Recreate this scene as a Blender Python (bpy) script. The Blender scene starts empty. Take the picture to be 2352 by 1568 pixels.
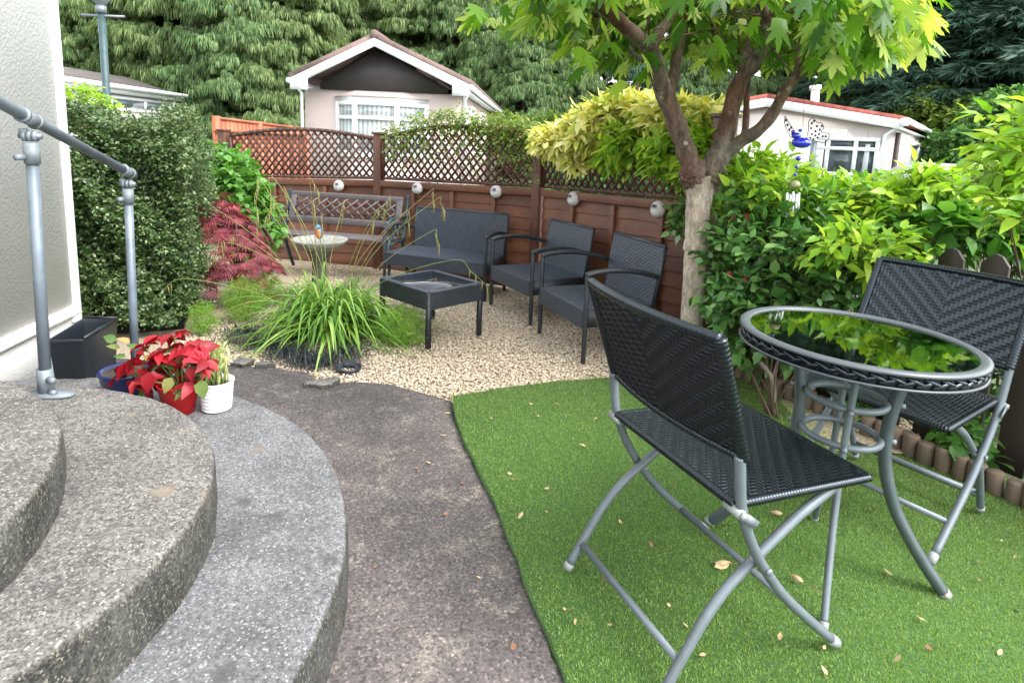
import bpy, math, random
import numpy as np
from math import radians, pi, sin, cos
from mathutils import Vector, Matrix

# ------------------------------------------------------------------ camera
F, PITCH, ROLL, CX, CY, CYS, CAMH = 1438.0, .165, .04, 1176.0, 784.0, 566.0, 1.17
cp, sp_ = cos(PITCH), sin(PITCH)
fw = np.array([0, cp, -sp_]); up0 = np.array([0, sp_, cp]); ri0 = np.array([1., 0, 0])
RI = cos(ROLL) * ri0 + sin(ROLL) * up0
UP = -sin(ROLL) * ri0 + cos(ROLL) * up0
scene = bpy.context.scene
cam = bpy.data.cameras.new('camera'); camo = bpy.data.objects.new('camera', cam)
scene.collection.objects.link(camo); scene.camera = camo
cam.sensor_width = 36; cam.lens = F / 2352 * 36; cam.shift_y = -218 / 2352
cam.clip_start = .05; cam.clip_end = 500
mw = Matrix.Identity(4)
for i in range(3):
    mw[i][0] = RI[i]; mw[i][1] = UP[i]; mw[i][2] = -fw[i]
mw[2][3] = CAMH
camo.matrix_world = mw

# ------------------------------------------------------------------ world, sun, exposure
SUN_EL, SUN_AZ = radians(50), radians(120)      # azimuth measured from +Y towards +X
w = bpy.data.worlds.new('World'); scene.world = w; w.use_nodes = True
nt = w.node_tree; nt.nodes.clear()
sky = nt.nodes.new('ShaderNodeTexSky'); sky.sky_type = 'NISHITA'; sky.sun_disc = False
sky.sun_elevation = SUN_EL; sky.sun_rotation = SUN_AZ
sky.air_density = 1.0; sky.dust_density = 1.0; sky.ozone_density = 1.0
hs = nt.nodes.new('ShaderNodeHueSaturation'); hs.inputs['Saturation'].default_value = .25
bg = nt.nodes.new('ShaderNodeBackground'); bg.inputs['Strength'].default_value = .15
wo = nt.nodes.new('ShaderNodeOutputWorld')
nt.links.new(sky.outputs[0], hs.inputs['Color']); nt.links.new(hs.outputs[0], bg.inputs[0]); nt.links.new(bg.outputs[0], wo.inputs[0])
sl = bpy.data.lights.new('sun', 'SUN'); sl.energy = 1.0; sl.angle = radians(28); sl.color = (1, .97, .92)
so = bpy.data.objects.new('sun', sl); scene.collection.objects.link(so)
sd = Vector((sin(SUN_AZ) * cos(SUN_EL), cos(SUN_AZ) * cos(SUN_EL), sin(SUN_EL)))
so.rotation_euler = sd.to_track_quat('Z', 'Y').to_euler()
scene.view_settings.view_transform = 'Standard'; scene.view_settings.look = 'None'
scene.view_settings.gamma = 1; scene.view_settings.exposure = 2.4
scene.cycles.max_bounces = 8; scene.cycles.transparent_max_bounces = 12

# ------------------------------------------------------------------ helpers: rays, ground
def ray(x, y): return fw + (x - CX) / F * RI - (y - CYS) / F * UP
def at(x, y, Y):
    r = ray(x, y); return np.array([0, 0, CAMH]) + r * (Y / r[1])
def gz(x, y, z=0.):
    r = ray(x, y); return np.array([0, 0, CAMH]) + r * ((z - CAMH) / r[2])
def gravel_z(Y): return -.04 * np.maximum(np.asarray(Y, float) - 2.9, 0)
def gg(x, y):                       # point on the gently falling gravel
    r = ray(x, y); t = 1.17 - .116
    return np.array([0, 0, CAMH]) + r * (t / (-r[2] - .04 * r[1]))
def lawn_z(x, dz=0): return .018 - .03 * x + dz
def lw(x, y, dz=0):
    r = ray(x, y); o = np.array([0, 0, CAMH]); n = np.array([.03, 0, 1]); return o + r * ((.018 + dz - n @ o) / (n @ r))
def wall_hit(x, y, P0, d):           # ray meets vertical plane through P0 with horizontal direction d
    n = np.array([-d[1], d[0], 0]); r = ray(x, y); o = np.array([0, 0, CAMH]); return o + r * ((n @ (P0 - o)) / (n @ r))
rng = np.random.default_rng(7); random.seed(7)
def A(*a): return np.array(a, float)
def unit(v): v = np.asarray(v, float); return v / (np.linalg.norm(v, axis=-1, keepdims=True) + 1e-12)

# ------------------------------------------------------------------ mesh builder
class MB:
    def __init__(s): s.v = []; s.f = []; s.n = 0; s.uv = None
    def add(s, v, f):
        v = np.asarray(v, float).reshape(-1, 3)
        if isinstance(f, np.ndarray): s.f.append(f + s.n)
        else:
            by = {}
            for q in f: by.setdefault(len(q), []).append(q)
            for k, q in by.items(): s.f.append(np.array(q) + s.n)
        s.v.append(v); s.n += len(v); return s
    def box(s, c, size, ax=None):
        h = np.array(size) / 2.; ax = np.eye(3) if ax is None else np.array(ax)
        k = np.array([(a, b, d) for a in (-1, 1) for b in (-1, 1) for d in (-1, 1)]) * h
        return s.add(np.asarray(c) + k @ ax, [(0, 1, 3, 2), (4, 6, 7, 5), (0, 4, 5, 1), (2, 3, 7, 6), (0, 2, 6, 4), (1, 5, 7, 3)])
    def bar(s, a, b, wd, th, upv=(0, 0, 1)):     # box from a to b, width wd across, thickness th along upv
        a = np.array(a, float); b = np.array(b, float); d = unit(b - a); sx = unit(np.cross(upv, d)); u = np.cross(d, sx)
        return s.box((a + b) / 2, (np.linalg.norm(b - a), wd, th), (d, sx, u))
    def prism(s, poly, off):                     # planar polygon extruded by vector
        p = np.array(poly, float); n = len(p); v = np.concatenate([p, p + np.array(off)])
        return s.add(v, [tuple(range(n))[::-1], tuple(range(n, 2 * n))] + [(i, (i + 1) % n, n + (i + 1) % n, n + i) for i in range(n)])
    def tube(s, pts, r, n=8, cap=True, flat=None):
        p = np.array(pts, float); m = len(p); r = np.full(m, r) if np.isscalar(r) else np.array(r, float)
        t = np.zeros_like(p); t[1:-1] = p[2:] - p[:-2]; t[0] = p[1] - p[0]; t[-1] = p[-1] - p[-2]; t = unit(t)
        a = np.array([0, 0, 1.]) if abs(t[0][2]) < .9 else np.array([1., 0, 0])
        if flat is not None: a = np.array(flat[0], float)
        k = flat[1] if flat is not None else 1.
        V = []; u = unit(np.cross(t[0], a))
        ang = np.arange(n) * 2 * pi / n
        for i in range(m):
            u = unit(u - t[i] * (u @ t[i])); w_ = np.cross(t[i], u)
            V.append(p[i] + r[i] * (np.outer(np.cos(ang), u) * k + np.outer(np.sin(ang), w_)))
        V = np.concatenate(V); i = np.arange(m - 1)[:, None] * n; j = np.arange(n)[None]; j2 = (j + 1) % n
        s.add(V, np.stack([i + j, i + j2, i + n + j2, i + n + j], -1).reshape(-1, 4))
        if cap:
            s.f.append(np.array([list(range(n))[::-1]]) + s.n - len(V)); s.f.append(np.array([list(range(n))]) + s.n - n)
        return s
    def lathe(s, prof, c, n=32, jit=0):
        pr_ = np.array(prof, float); m = len(pr_); ang = np.arange(n) * 2 * pi / n
        V = np.stack([pr_[:, None, 0] * np.cos(ang), pr_[:, None, 0] * np.sin(ang), np.repeat(pr_[:, 1:2], n, 1)], -1).reshape(-1, 3) + np.asarray(c)
        if jit: V = V + rng.normal(0, jit, V.shape)
        i = np.arange(m - 1)[:, None] * n; j = np.arange(n)[None]; j2 = (j + 1) % n
        return s.add(V, np.stack([i + j, i + j2, i + n + j2, i + n + j], -1).reshape(-1, 4))
    def grid(s, P):                              # P (a,b,3)
        a, b, _ = P.shape; i = np.arange(a - 1)[:, None] * b; j = np.arange(b - 1)[None]
        return s.add(P.reshape(-1, 3), np.stack([i + j, i + j + 1, i + b + j + 1, i + b + j], -1).reshape(-1, 4))
    def inst(s, tv, tf, R, O, S):                # template copies: R (N,3,3) rows are axes, O (N,3), S (N,) or (N,3)
        N = len(O); S = np.asarray(S, float); S = S[:, None, None] if S.ndim == 1 else S[:, None, :]
        V = (tv[None] * S) @ R + O[:, None]
        base = s.n + np.arange(N) * len(tv)
        for f in tf: s.f.append((f[None] + base[:, None, None]).reshape(-1, f.shape[1]))
        s.v.append(V.reshape(-1, 3)); s.n += N * len(tv); return s
    def mesh(s, name, off=None, smooth=False):
        v = np.concatenate(s.v); v = v if off is None else v - np.array(off)
        me = bpy.data.meshes.new(name); me.vertices.add(len(v)); me.vertices.foreach_set('co', v.astype(np.float32).ravel())
        L = np.concatenate([f.ravel() for f in s.f]); cnt = np.concatenate([np.full(len(f), f.shape[1]) for f in s.f])
        me.loops.add(len(L)); me.loops.foreach_set('vertex_index', L.astype(np.int32))
        me.polygons.add(len(cnt)); me.polygons.foreach_set('loop_start', np.concatenate([[0], np.cumsum(cnt)[:-1]]).astype(np.int32))
        if smooth: me.polygons.foreach_set('use_smooth', np.ones(len(cnt), bool))
        me.update(calc_edges=True); return me

def link(o, parent=None):
    scene.collection.objects.link(o)
    if parent is not None: o.parent = parent
    return o
def tag(o, label, cat, group=None, kind=None):
    if label: o['label'] = label
    if cat: o['category'] = cat
    if group: o['group'] = group
    if kind: o['kind'] = kind
    return o
def thing(name, label, cat, loc=(0, 0, 0), rz=0, group=None):
    o = bpy.data.objects.new(name, None); o.empty_display_size = .1; o.location = tuple(loc); o.rotation_euler = (0, 0, rz)
    link(o); return tag(o, label, cat, group)
def wloc(p):
    l = np.zeros(3)
    while p is not None: l = l + np.array(p.location); p = p.parent
    return l
def part(name, mb, mat, parent=None, smooth=False, local=False, bev=0, label=None):
    off = None if (local or parent is None) else wloc(parent)
    o = bpy.data.objects.new(name, mb.mesh(name, off, smooth)); o.data.materials.append(mat)
    link(o, parent)
    if bev:
        m = o.modifiers.new('bevel', 'BEVEL'); m.width = bev; m.segments = 2; m.limit_method = 'ANGLE'
    if label: o['label'] = label
    return o
def solo(name, mb, mat, label, cat, loc=None, group=None, kind=None, smooth=False, bev=0):
    o = bpy.data.objects.new(name, mb.mesh(name, loc, smooth)); o.data.materials.append(mat)
    if loc is not None: o.location = tuple(loc)
    link(o); tag(o, label, cat, group, kind)
    if bev:
        m = o.modifiers.new('bevel', 'BEVEL'); m.width = bev; m.segments = 2; m.limit_method = 'ANGLE'
    return o
def struct(name, mb, mat, smooth=False):
    o = bpy.data.objects.new(name, mb.mesh(name, None, smooth)); o.data.materials.append(mat); link(o); o['kind'] = 'structure'; return o
def copy_tree(o, parent=None, mat=None):
    c = o.copy(); scene.collection.objects.link(c)
    if parent is not None: c.parent = parent
    for ch in list(o.children): copy_tree(ch, c)
    return c

# ------------------------------------------------------------------ materials
def newmat(name):
    m = bpy.data.materials.new(name); m.use_nodes = True; n = m.node_tree; b = n.nodes['Principled BSDF']; return m, n, b
def N(n, t, **k):
    x = n.nodes.new(t)
    for a, v in k.items():
        if a in x.inputs: x.inputs[a].default_value = v
        else: setattr(x, a, v)
    return x
def ramp(n, src, stops, interp='LINEAR'):
    r = n.nodes.new('ShaderNodeValToRGB'); r.color_ramp.interpolation = interp
    e = r.color_ramp.elements
    while len(e) < len(stops): e.new(.5)
    for q, (p, c) in zip(e, stops):
        q.position = p; q.color = (*c, 1) if len(c) == 3 else c
    n.links.new(src, r.inputs[0]); return r.outputs[0]
def mix(n, f, a, b, typ='MIX'):
    x = n.nodes.new('ShaderNodeMix'); x.data_type = 'RGBA'; x.blend_type = typ
    for i, v in ((0, f), (6, a), (7, b)):
        if isinstance(v, (int, float)): x.inputs[i].default_value = v
        elif isinstance(v, tuple): x.inputs[i].default_value = (*v, 1)
        else: n.links.new(v, x.inputs[i])
    return x.outputs[2]
def tex(n, kind='Noise', scale=5., detail=4., rough=.6, coord=None, **k):
    t = n.nodes.new('ShaderNodeTex' + kind)
    if kind == 'Voronoi': detail = 0.
    if 'Scale' in t.inputs: t.inputs['Scale'].default_value = scale
    if 'Detail' in t.inputs: t.inputs['Detail'].default_value = detail
    if 'Roughness' in t.inputs: t.inputs['Roughness'].default_value = rough
    for a, v in k.items():
        if a in t.inputs: t.inputs[a].default_value = v
        else: setattr(t, a, v)
    if coord is not None: n.links.new(coord, t.inputs['Vector'])
    return t
def ocoord(n, scale=(1, 1, 1), loc=(0, 0, 0), rot=(0, 0, 0)):
    c = n.nodes.new('ShaderNodeTexCoord'); m = n.nodes.new('ShaderNodeMapping')
    m.inputs['Scale'].default_value = scale; m.inputs['Location'].default_value = loc; m.inputs['Rotation'].default_value = rot
    n.links.new(c.outputs['Object'], m.inputs[0]); return m.outputs[0]
def bump(n, b, h, strength=.5, dist=.01, prev=None):
    x = n.nodes.new('ShaderNodeBump'); x.inputs['Strength'].default_value = strength; x.inputs['Distance'].default_value = dist
    n.links.new(h, x.inputs['Height'])
    if prev is not None: n.links.new(prev, x.inputs['Normal'])
    n.links.new(x.outputs[0], b.inputs['Normal']); return x.outputs[0]
def plain(name, col, rough=.5, metal=0., var=.15, scale=20., bmp=0., bscale=80., coat=0., spec=.5, dist=.002):
    m, n, b = newmat(name); c = ocoord(n)
    t = tex(n, 'Noise', scale, 5, coord=c)
    lo = tuple(x * (1 - var) for x in col); hi = tuple(min(1, x * (1 + var)) for x in col)
    n.links.new(ramp(n, t.outputs[0], [(.3, lo), (.7, hi)]), b.inputs['Base Color'])
    b.inputs['Roughness'].default_value = rough; b.inputs['Metallic'].default_value = metal
    b.inputs['Specular IOR Level'].default_value = spec; b.inputs['Coat Weight'].default_value = coat
    if bmp: bump(n, b, tex(n, 'Noise', bscale, 4, coord=c).outputs[0], bmp, dist)
    return m
def leafmat(name, cols, rough=.45, trans=.35, tcol=None, spec=.4, nscale=0):
    m, n, b = newmat(name)
    g = n.nodes.new('ShaderNodeNewGeometry')
    k = len(cols); col = ramp(n, g.outputs['Random Per Island'], [(i / (k - 1), c) for i, c in enumerate(cols)])
    if nscale:
        t = tex(n, 'Noise', nscale, 2, coord=ocoord(n)); col = mix(n, .6, col, ramp(n, t.outputs[0], [(.35, (.55, .6, .55)), (.65, (1.3, 1.25, 1.1))]), 'MULTIPLY')
    n.links.new(col, b.inputs['Base Color']); b.inputs['Roughness'].default_value = rough; b.inputs['Specular IOR Level'].default_value = spec
    tr = n.nodes.new('ShaderNodeBsdfTranslucent'); tc = mix(n, 1., col, tcol or (1.5, 1.5, .7), 'MULTIPLY'); n.links.new(tc, tr.inputs[0])
    ms = n.nodes.new('ShaderNodeMixShader'); ms.inputs[0].default_value = trans
    n.links.new(b.outputs[0], ms.inputs[1]); n.links.new(tr.outputs[0], ms.inputs[2])
    n.links.new(ms.outputs[0], n.nodes['Material Output'].inputs[0]); return m

M_ = {}
M_['white'] = plain('white_upvc', (.8, .81, .83), .35, var=.03)
M_['galv'] = plain('galvanised_steel', (.14, .17, .20), .5, .3, var=.3, scale=9, bmp=.15, bscale=60)
M_['galvl'] = plain('galvanised_fitting', (.17, .195, .215), .55, .25, var=.2, scale=40, bmp=.3, bscale=150)
M_['grey_tube'] = plain('grey_powder_coat', (.125, .15, .165), .45, .2, var=.1, scale=25, bmp=.05, bscale=300)
M_['tlegs'] = plain('table_leg_paint', (.07, .09, .095), .42, .2, var=.12, scale=25)
M_['cap'] = plain('plastic_cap', (.24, .26, .255), .5, var=.1)
M_['rim'] = plain('table_rim_metal', (.085, .095, .105), .38, .2, var=.06, scale=15)
M_['wicker'] = plain('glossy_black_wicker', (.004, .005, .0068), .26, var=.4, scale=60, spec=.6)
M_['wicker'].node_tree.nodes['Principled BSDF'].inputs['Specular Tint'].default_value = (.75, .88, 1, 1)
M_['rattan'] = plain('charcoal_rattan', (.036, .044, .060), .45, var=.25, scale=30, spec=.5)
M_['rattan2'] = plain('dark_rattan', (.02, .024, .03), .45, var=.25, scale=30)
M_['black_plastic'] = plain('black_plastic', (.014, .018, .024), .38, var=.3, scale=6, bmp=.1, bscale=40)
M_['soil'] = plain('soil', (.05, .035, .025), .95, var=.5, scale=60, bmp=1, bscale=90, dist=.01)
M_['red_pot'] = plain('red_foil_pot', (.5, .012, .015), .35, var=.1)
M_['white_pot'] = plain('white_ceramic', (.75, .76, .79), .3, var=.03)
M_['blue_pot'] = plain('blue_glaze', (.012, .02, .09), .2, var=.2)
M_['teal'] = plain('teal_paint', (.03, .062, .066), .5, var=.4, scale=8)
M_['bench'] = plain('weathered_bench_plastic', (.105, .088, .092), .6, var=.15, scale=30, bmp=.2, bscale=90)
M_['iron'] = plain('green_cast_iron', (.03, .06, .06), .5, .3, var=.4, scale=30, bmp=.3)
M_['blueglass'] = plain('cobalt_glass', (.01, .02, .45), .08, var=.2, coat=1)
M_['wire'] = plain('black_wire', (.02, .02, .02), .5, .5)
M_['chime'] = plain('aluminium', (.7, .7, .72), .35, .3, var=.05)
M_['chimewood'] = plain('chime_cap', (.25, .25, .12), .5, var=.3)
M_['solar_white'] = plain('frosted_lamp', (.62, .64, .6), .35, var=.05)
M_['solar_pink'] = plain('solar_housing', (.50, .44, .45), .4, var=.1)
M_['solar_cell'] = plain('solar_cell', (.03, .04, .07), .1, var=.3, coat=1)
M_['curtain'] = plain('curtain', (.5, .52, .55), .9, var=.1)

def wood_mat(name, lo, hi, axis=(1, 14, 14), rough=.55, sc=6, bm=.25):
    m, n, b = newmat(name); c = ocoord(n, axis)
    t = tex(n, 'Noise', sc, 6, .65, c); t2 = tex(n, 'Noise', 3, 3, .6, ocoord(n))
    col = mix(n, .6, ramp(n, t.outputs[0], [(.3, lo), (.7, hi)]), ramp(n, t2.outputs[0], [(.35, tuple(x * .6 for x in hi)), (.65, tuple(x * 1.35 for x in hi))]), 'MIX')
    g = n.nodes.new('ShaderNodeNewGeometry'); col = mix(n, 1., col, ramp(n, g.outputs['Random Per Island'], [(0, (.72, .70, .70)), (.5, (1, 1, 1)), (1, (1.32, 1.28, 1.2))]), 'MULTIPLY')
    kv = tex(n, 'Voronoi', 4.2, coord=ocoord(n, (1, 1, 2.2))); col = mix(n, ramp(n, kv.outputs['Distance'], [(.03, (.75, .75, .75)), (.09, (0, 0, 0))]), col, tuple(x * .45 for x in lo))
    n.links.new(col, b.inputs['Base Color']); b.inputs['Roughness'].default_value = rough
    bump(n, b, t.outputs[0], bm, .003); return m
M_['fence'] = wood_mat('stained_fence_wood', (.050, .0175, .009), (.165, .060, .027))
M_['post'] = wood_mat('fence_post_wood', (.05, .019, .011), (.12, .043, .022), (14, 14, 1))
M_['trellis'] = wood_mat('trellis_wood', (.04, .018, .011), (.085, .038, .025), (6, 6, 6))
M_['orange'] = wood_mat('orange_fence_wood', (.22, .06, .027), (.33, .095, .042), (1, 1, 6))
M_['picket'] = wood_mat('dark_picket_wood', (.018, .011, .009), (.035, .022, .018), (10, 10, 1))
M_['log'] = wood_mat('log_edging_wood', (.05, .036, .025), (.16, .115, .08), (8, 8, 1.5), .85, 8, .5)

def bark_mat(name, cols, sc=8):
    m, n, b = newmat(name); c = ocoord(n, (3, 3, 1))
    t = tex(n, 'Noise', sc, 8, .7, c); t2 = tex(n, 'Noise', 2.2, 3, .5, ocoord(n, loc=(3, 1, 0)))
    col = mix(n, ramp(n, t2.outputs[0], [(.4, (0, 0, 0)), (.6, (1, 1, 1))]), ramp(n, t.outputs[0], [(.3, cols[0]), (.7, cols[1])]), ramp(n, t.outputs[0], [(.35, cols[2]), (.7, cols[3])]))
    wn = tex(n, 'Noise', 30, 3, .6, ocoord(n)); va = n.nodes.new('ShaderNodeVectorMath'); va.operation = 'MULTIPLY_ADD'; n.links.new(wn.outputs['Color'], va.inputs[0]); va.inputs[1].default_value = (.04, .04, .04); n.links.new(ocoord(n), va.inputs[2]); v = tex(n, 'Voronoi', 26, coord=va.outputs[0]); spots = ramp(n, v.outputs['Distance'], [(.22, (1, 1, 1)), (.34, (0, 0, 0))])
    sel = n.nodes.new('ShaderNodeSeparateColor'); n.links.new(v.outputs['Color'], sel.inputs[0]); on = ramp(n, sel.outputs[0], [(0, (.6, .6, .6)), (.16, (0, 0, 0))], 'CONSTANT')
    col = mix(n, mix(n, 1., spots, on, 'MULTIPLY'), col, tuple(min(.4, x * 1.7 + .03) for x in cols[3]))
    k = tex(n, 'Noise', 45, 6, .75, ocoord(n, (1, 1, .5))); col = mix(n, .8, col, ramp(n, k.outputs[0], [(.36, (.45, .45, .45)), (.5, (1, 1, 1)), (.64, (1.5, 1.5, 1.5))]), 'MULTIPLY')
    n.links.new(col, b.inputs['Base Color']); b.inputs['Roughness'].default_value = .85
    bump(n, b, mix(n, .5, t.outputs[0], k.outputs[0]), 1., .012); return m
def trunk_mat(*a):
    m = bark_mat(*a); n = m.node_tree; b = n.nodes['Principled BSDF']; src = b.inputs['Base Color'].links[0].from_socket
    c = n.nodes.new('ShaderNodeTexCoord'); sx = n.nodes.new('ShaderNodeSeparateXYZ'); n.links.new(c.outputs['Object'], sx.inputs[0])
    t = tex(n, 'Noise', 14, 6, .7, ocoord(n, (1, 1, .35))); ad = n.nodes.new('ShaderNodeMath'); ad.operation = 'MULTIPLY_ADD'; n.links.new(t.outputs[0], ad.inputs[0]); ad.inputs[1].default_value = .5; n.links.new(sx.outputs[2], ad.inputs[2])
    f = ramp(n, ad.outputs[0], [(.0, (0, 0, 0)), (.5, (0, 0, 0)), (1., (0, 0, 0))]); mr = n.nodes.new('ShaderNodeMapRange'); n.links.new(ad.outputs[0], mr.inputs[0]); mr.inputs[1].default_value = 1.16; mr.inputs[2].default_value = 1.38
    col = mix(n, mr.outputs[0], src, (.09, .055, .036)); n.links.new(col, b.inputs['Base Color']); return m
M_['bark'] = bark_mat('maple_branch_bark', [(.035, .017, .011), (.15, .062, .034), (.05, .042, .032), (.20, .17, .13)])
M_['trunk'] = trunk_mat('pale_trunk_bark', [(.24, .165, .12), (.48, .38, .30), (.36, .30, .24), (.54, .47, .39)], 6)
M_['twig'] = plain('twig', (.08, .05, .03), .8)
M_['conetrunk'] = plain('conifer_bark', (.10, .075, .055), .9, var=.4, bmp=.6, bscale=10, dist=.03)

# rendered wall: rough cream pebbledash
def render_mat(name, col, bs=.8, sc=95, dist=.004):
    m, n, b = newmat(name); c = ocoord(n)
    t = tex(n, 'Noise', 3, 4, coord=c)
    n.links.new(ramp(n, t.outputs[0], [(.3, tuple(x * .92 for x in col)), (.7, col)]), b.inputs['Base Color'])
    b.inputs['Roughness'].default_value = .9
    k = tex(n, 'Noise', sc, 3, .55, c); bump(n, b, ramp(n, k.outputs[0], [(.42, (0, 0, 0)), (.62, (1, 1, 1))]), bs, dist); return m
M_['render'] = render_mat('cream_textured_render', (.82, .81, .77), .38, 75, .0035)
M_['render_white'] = render_mat('white_plinth_render', (.80, .79, .76), .4, 90)
M_['pink'] = render_mat('pinkish_render', (.52, .43, .39), .3, 30)
M_['offwhite'] = render_mat('offwhite_render', (.70, .65, .62), .15, 30)
M_['gable'] = plain('dark_gable_board', (.035, .03, .03), .6, var=.2, scale=3)
def tile_mat(name, col):
    m, n, b = newmat(name); c = ocoord(n)
    t = tex(n, 'Noise', 6, 5, coord=c); n.links.new(ramp(n, t.outputs[0], [(.3, tuple(x * .7 for x in col)), (.7, tuple(x * 1.2 for x in col))]), b.inputs['Base Color'])
    b.inputs['Roughness'].default_value = .85
    wv = tex(n, 'Wave', 2.2, 0, coord=ocoord(n)); wv.bands_direction = 'Y'; bump(n, b, wv.outputs[0], .6, .03); return m
M_['tile'] = tile_mat('brown_roof_tile', (.17, .115, .10)); M_['redtile'] = tile_mat('red_roof_tile', (.30, .075, .055)); M_['greytile'] = tile_mat('grey_roof_tile', (.13, .11, .10))
def pane_mat(name, stops, sc, rough=.05):
    m, n, b = newmat(name); c = ocoord(n)
    wv = tex(n, 'Wave', sc, 0, coord=c); wv.inputs['Distortion'].default_value = .6; wv.bands_direction = 'X'
    n.links.new(ramp(n, wv.outputs[0], stops), b.inputs['Base Color']); b.inputs['Roughness'].default_value = .7
    b.inputs['Coat Weight'].default_value = 1; b.inputs['Coat Roughness'].default_value = rough; return m
M_['blind'] = pane_mat('pane_with_vertical_blinds', [(.2, (.22, .25, .25)), (.7, (.40, .44, .43))], 3.2)
M_['darkpane'] = pane_mat('dark_window_pane', [(.3, (.02, .035, .04)), (.8, (.06, .09, .09))], .7)

# concrete steps: exposed aggregate
def concrete(name, base, specks, dark, side=False):
    m, n, b = newmat(name); c = ocoord(n)
    big = tex(n, 'Noise', 5, 6, .6, c); fine = tex(n, 'Noise', 170, 3, .6, c); mid = tex(n, 'Noise', 75, 7, .8, c)
    v = tex(n, 'Voronoi', 240, coord=c); wn = tex(n, 'Noise', 38, 3, .6, c); va = n.nodes.new('ShaderNodeVectorMath'); va.operation = 'MULTIPLY_ADD'; n.links.new(wn.outputs['Color'], va.inputs[0]); va.inputs[1].default_value = (.045, .045, .045); n.links.new(c, va.inputs[2]); vb = tex(n, 'Voronoi', 10, coord=va.outputs[0])
    col = ramp(n, big.outputs[0], [(.32, tuple(x * .55 for x in base)), (.5, tuple(x * .95 for x in base)), (.68, tuple(x * 1.2 for x in base))])
    col = mix(n, .85, col, ramp(n, mid.outputs[0], [(.39, (.28, .275, .27)), (.46, (.75, .74, .73)), (.53, (1.1, 1.09, 1.07)), (.62, (1.45, 1.42, 1.4))]), 'MULTIPLY')
    spk = ramp(n, v.outputs['Color'], [(.25, (0, 0, 0)), (.3, (1, 1, 1))], 'CONSTANT')
    rnd = n.nodes.new('ShaderNodeSeparateColor'); n.links.new(v.outputs['Color'], rnd.inputs[0])
    s1 = ramp(n, rnd.outputs[0], [(0, (.55, .55, .55)), (.10, (0, 0, 0))], 'CONSTANT'); s2 = ramp(n, rnd.outputs[1], [(0, (.75, .75, .75)), (.22, (0, 0, 0))], 'CONSTANT')
    col = mix(n, s1, col, specks); col = mix(n, s2, col, dark)
    bl = ramp(n, vb.outputs['Distance'], [(.14, (.8, .8, .8)), (.32, (0, 0, 0))])
    sel = n.nodes.new('ShaderNodeSeparateColor'); n.links.new(vb.outputs['Color'], sel.inputs[0])
    b1 = mix(n, 1., bl, ramp(n, sel.outputs[0], [(0, (1, 1, 1)), (.22, (0, 0, 0))], 'CONSTANT'), 'MULTIPLY')
    b2 = mix(n, 1., bl, ramp(n, sel.outputs[1], [(0, (1, 1, 1)), (.1, (0, 0, 0))], 'CONSTANT'), 'MULTIPLY')
    col = mix(n, b1, col, (.06, .055, .057)); col = mix(n, b2, col, (.22, .175, .125))
    # darker speckled tone on upright faces
    g = n.nodes.new('ShaderNodeNewGeometry'); sx = n.nodes.new('ShaderNodeSeparateXYZ'); n.links.new(g.outputs['Normal'], sx.inputs[0])
    st = ramp(n, sx.outputs[2], [(.3, (1, 1, 1)), (.85, (0, 0, 0))])
    st2 = mix(n, 1., st, ramp(n, tex(n, 'Noise', 9, 5, .7, c).outputs[0], [(.3, (.5, .5, .5)), (.6, (1, 1, 1))]), 'MULTIPLY')
    riser_tone = mix(n, 1., (.045, .044, .036), ramp(n, rnd.outputs[2], [(0, (.25, .25, .25)), (.45, (.8, .8, .8)), (.8, (1.6, 1.55, 1.4)), (.93, (3.6, 3.5, 3.3))], 'CONSTANT'), 'MULTIPLY')
    col = mix(n, st2, col, riser_tone)
    n.links.new(col, b.inputs['Base Color']); b.inputs['Roughness'].default_value = .88
    h = mix(n, .5, mid.outputs[0], fine.outputs[0]); bump(n, b, h, .8, .006); return m
M_['step_a'] = concrete('weathered_aggregate_concrete', (.150, .142, .129), (.38, .35, .31), (.04, .038, .036))
M_['step_b'] = concrete('grey_sparkly_concrete', (.152, .151, .155), (.34, .36, .37), (.075, .074, .078))

def path_mat():
    m, n, b = newmat('stained_concrete_path'); c = ocoord(n)
    a = tex(n, 'Noise', 4, 8, .68, c); f = tex(n, 'Noise', 110, 6, .8, c); d = tex(n, 'Noise', 26, 8, .8, ocoord(n, loc=(5, 2, 1)))
    e = tex(n, 'Noise', 7.5, 5, .65, ocoord(n, loc=(1.3, 4, 0)))
    col = ramp(n, a.outputs[0], [(.3, (.082, .069, .067)), (.5, (.120, .101, .097)), (.7, (.170, .144, .131))])
    patch = mix(n, 1., ramp(n, e.outputs[0], [(.52, (0, 0, 0)), (.63, (1, 1, 1))]), ramp(n, d.outputs[0], [(.42, (0, 0, 0)), (.56, (1, 1, 1))]), 'MULTIPLY')
    col = mix(n, patch, col, (.26, .22, .185)); pv = tex(n, 'Voronoi', 150, coord=c); ps = n.nodes.new('ShaderNodeSeparateColor'); n.links.new(pv.outputs['Color'], ps.inputs[0]); col = mix(n, .75, col, ramp(n, ps.outputs[0], [(0, (.4, .4, .4)), (.2, (.8, .8, .8)), (.6, (1.1, 1.1, 1.1)), (.9, (1.9, 1.85, 1.8))], 'CONSTANT'), 'MULTIPLY')
    col = mix(n, .7, col, ramp(n, f.outputs[0], [(.38, (.35, .35, .35)), (.62, (1.7, 1.7, 1.7))]), 'MULTIPLY')
    n.links.new(col, b.inputs['Base Color']); b.inputs['Roughness'].default_value = .8
    h = mix(n, .5, d.outputs[0], f.outputs[0]); bump(n, b, h, .7, .012); return m
M_['path'] = path_mat()
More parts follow.
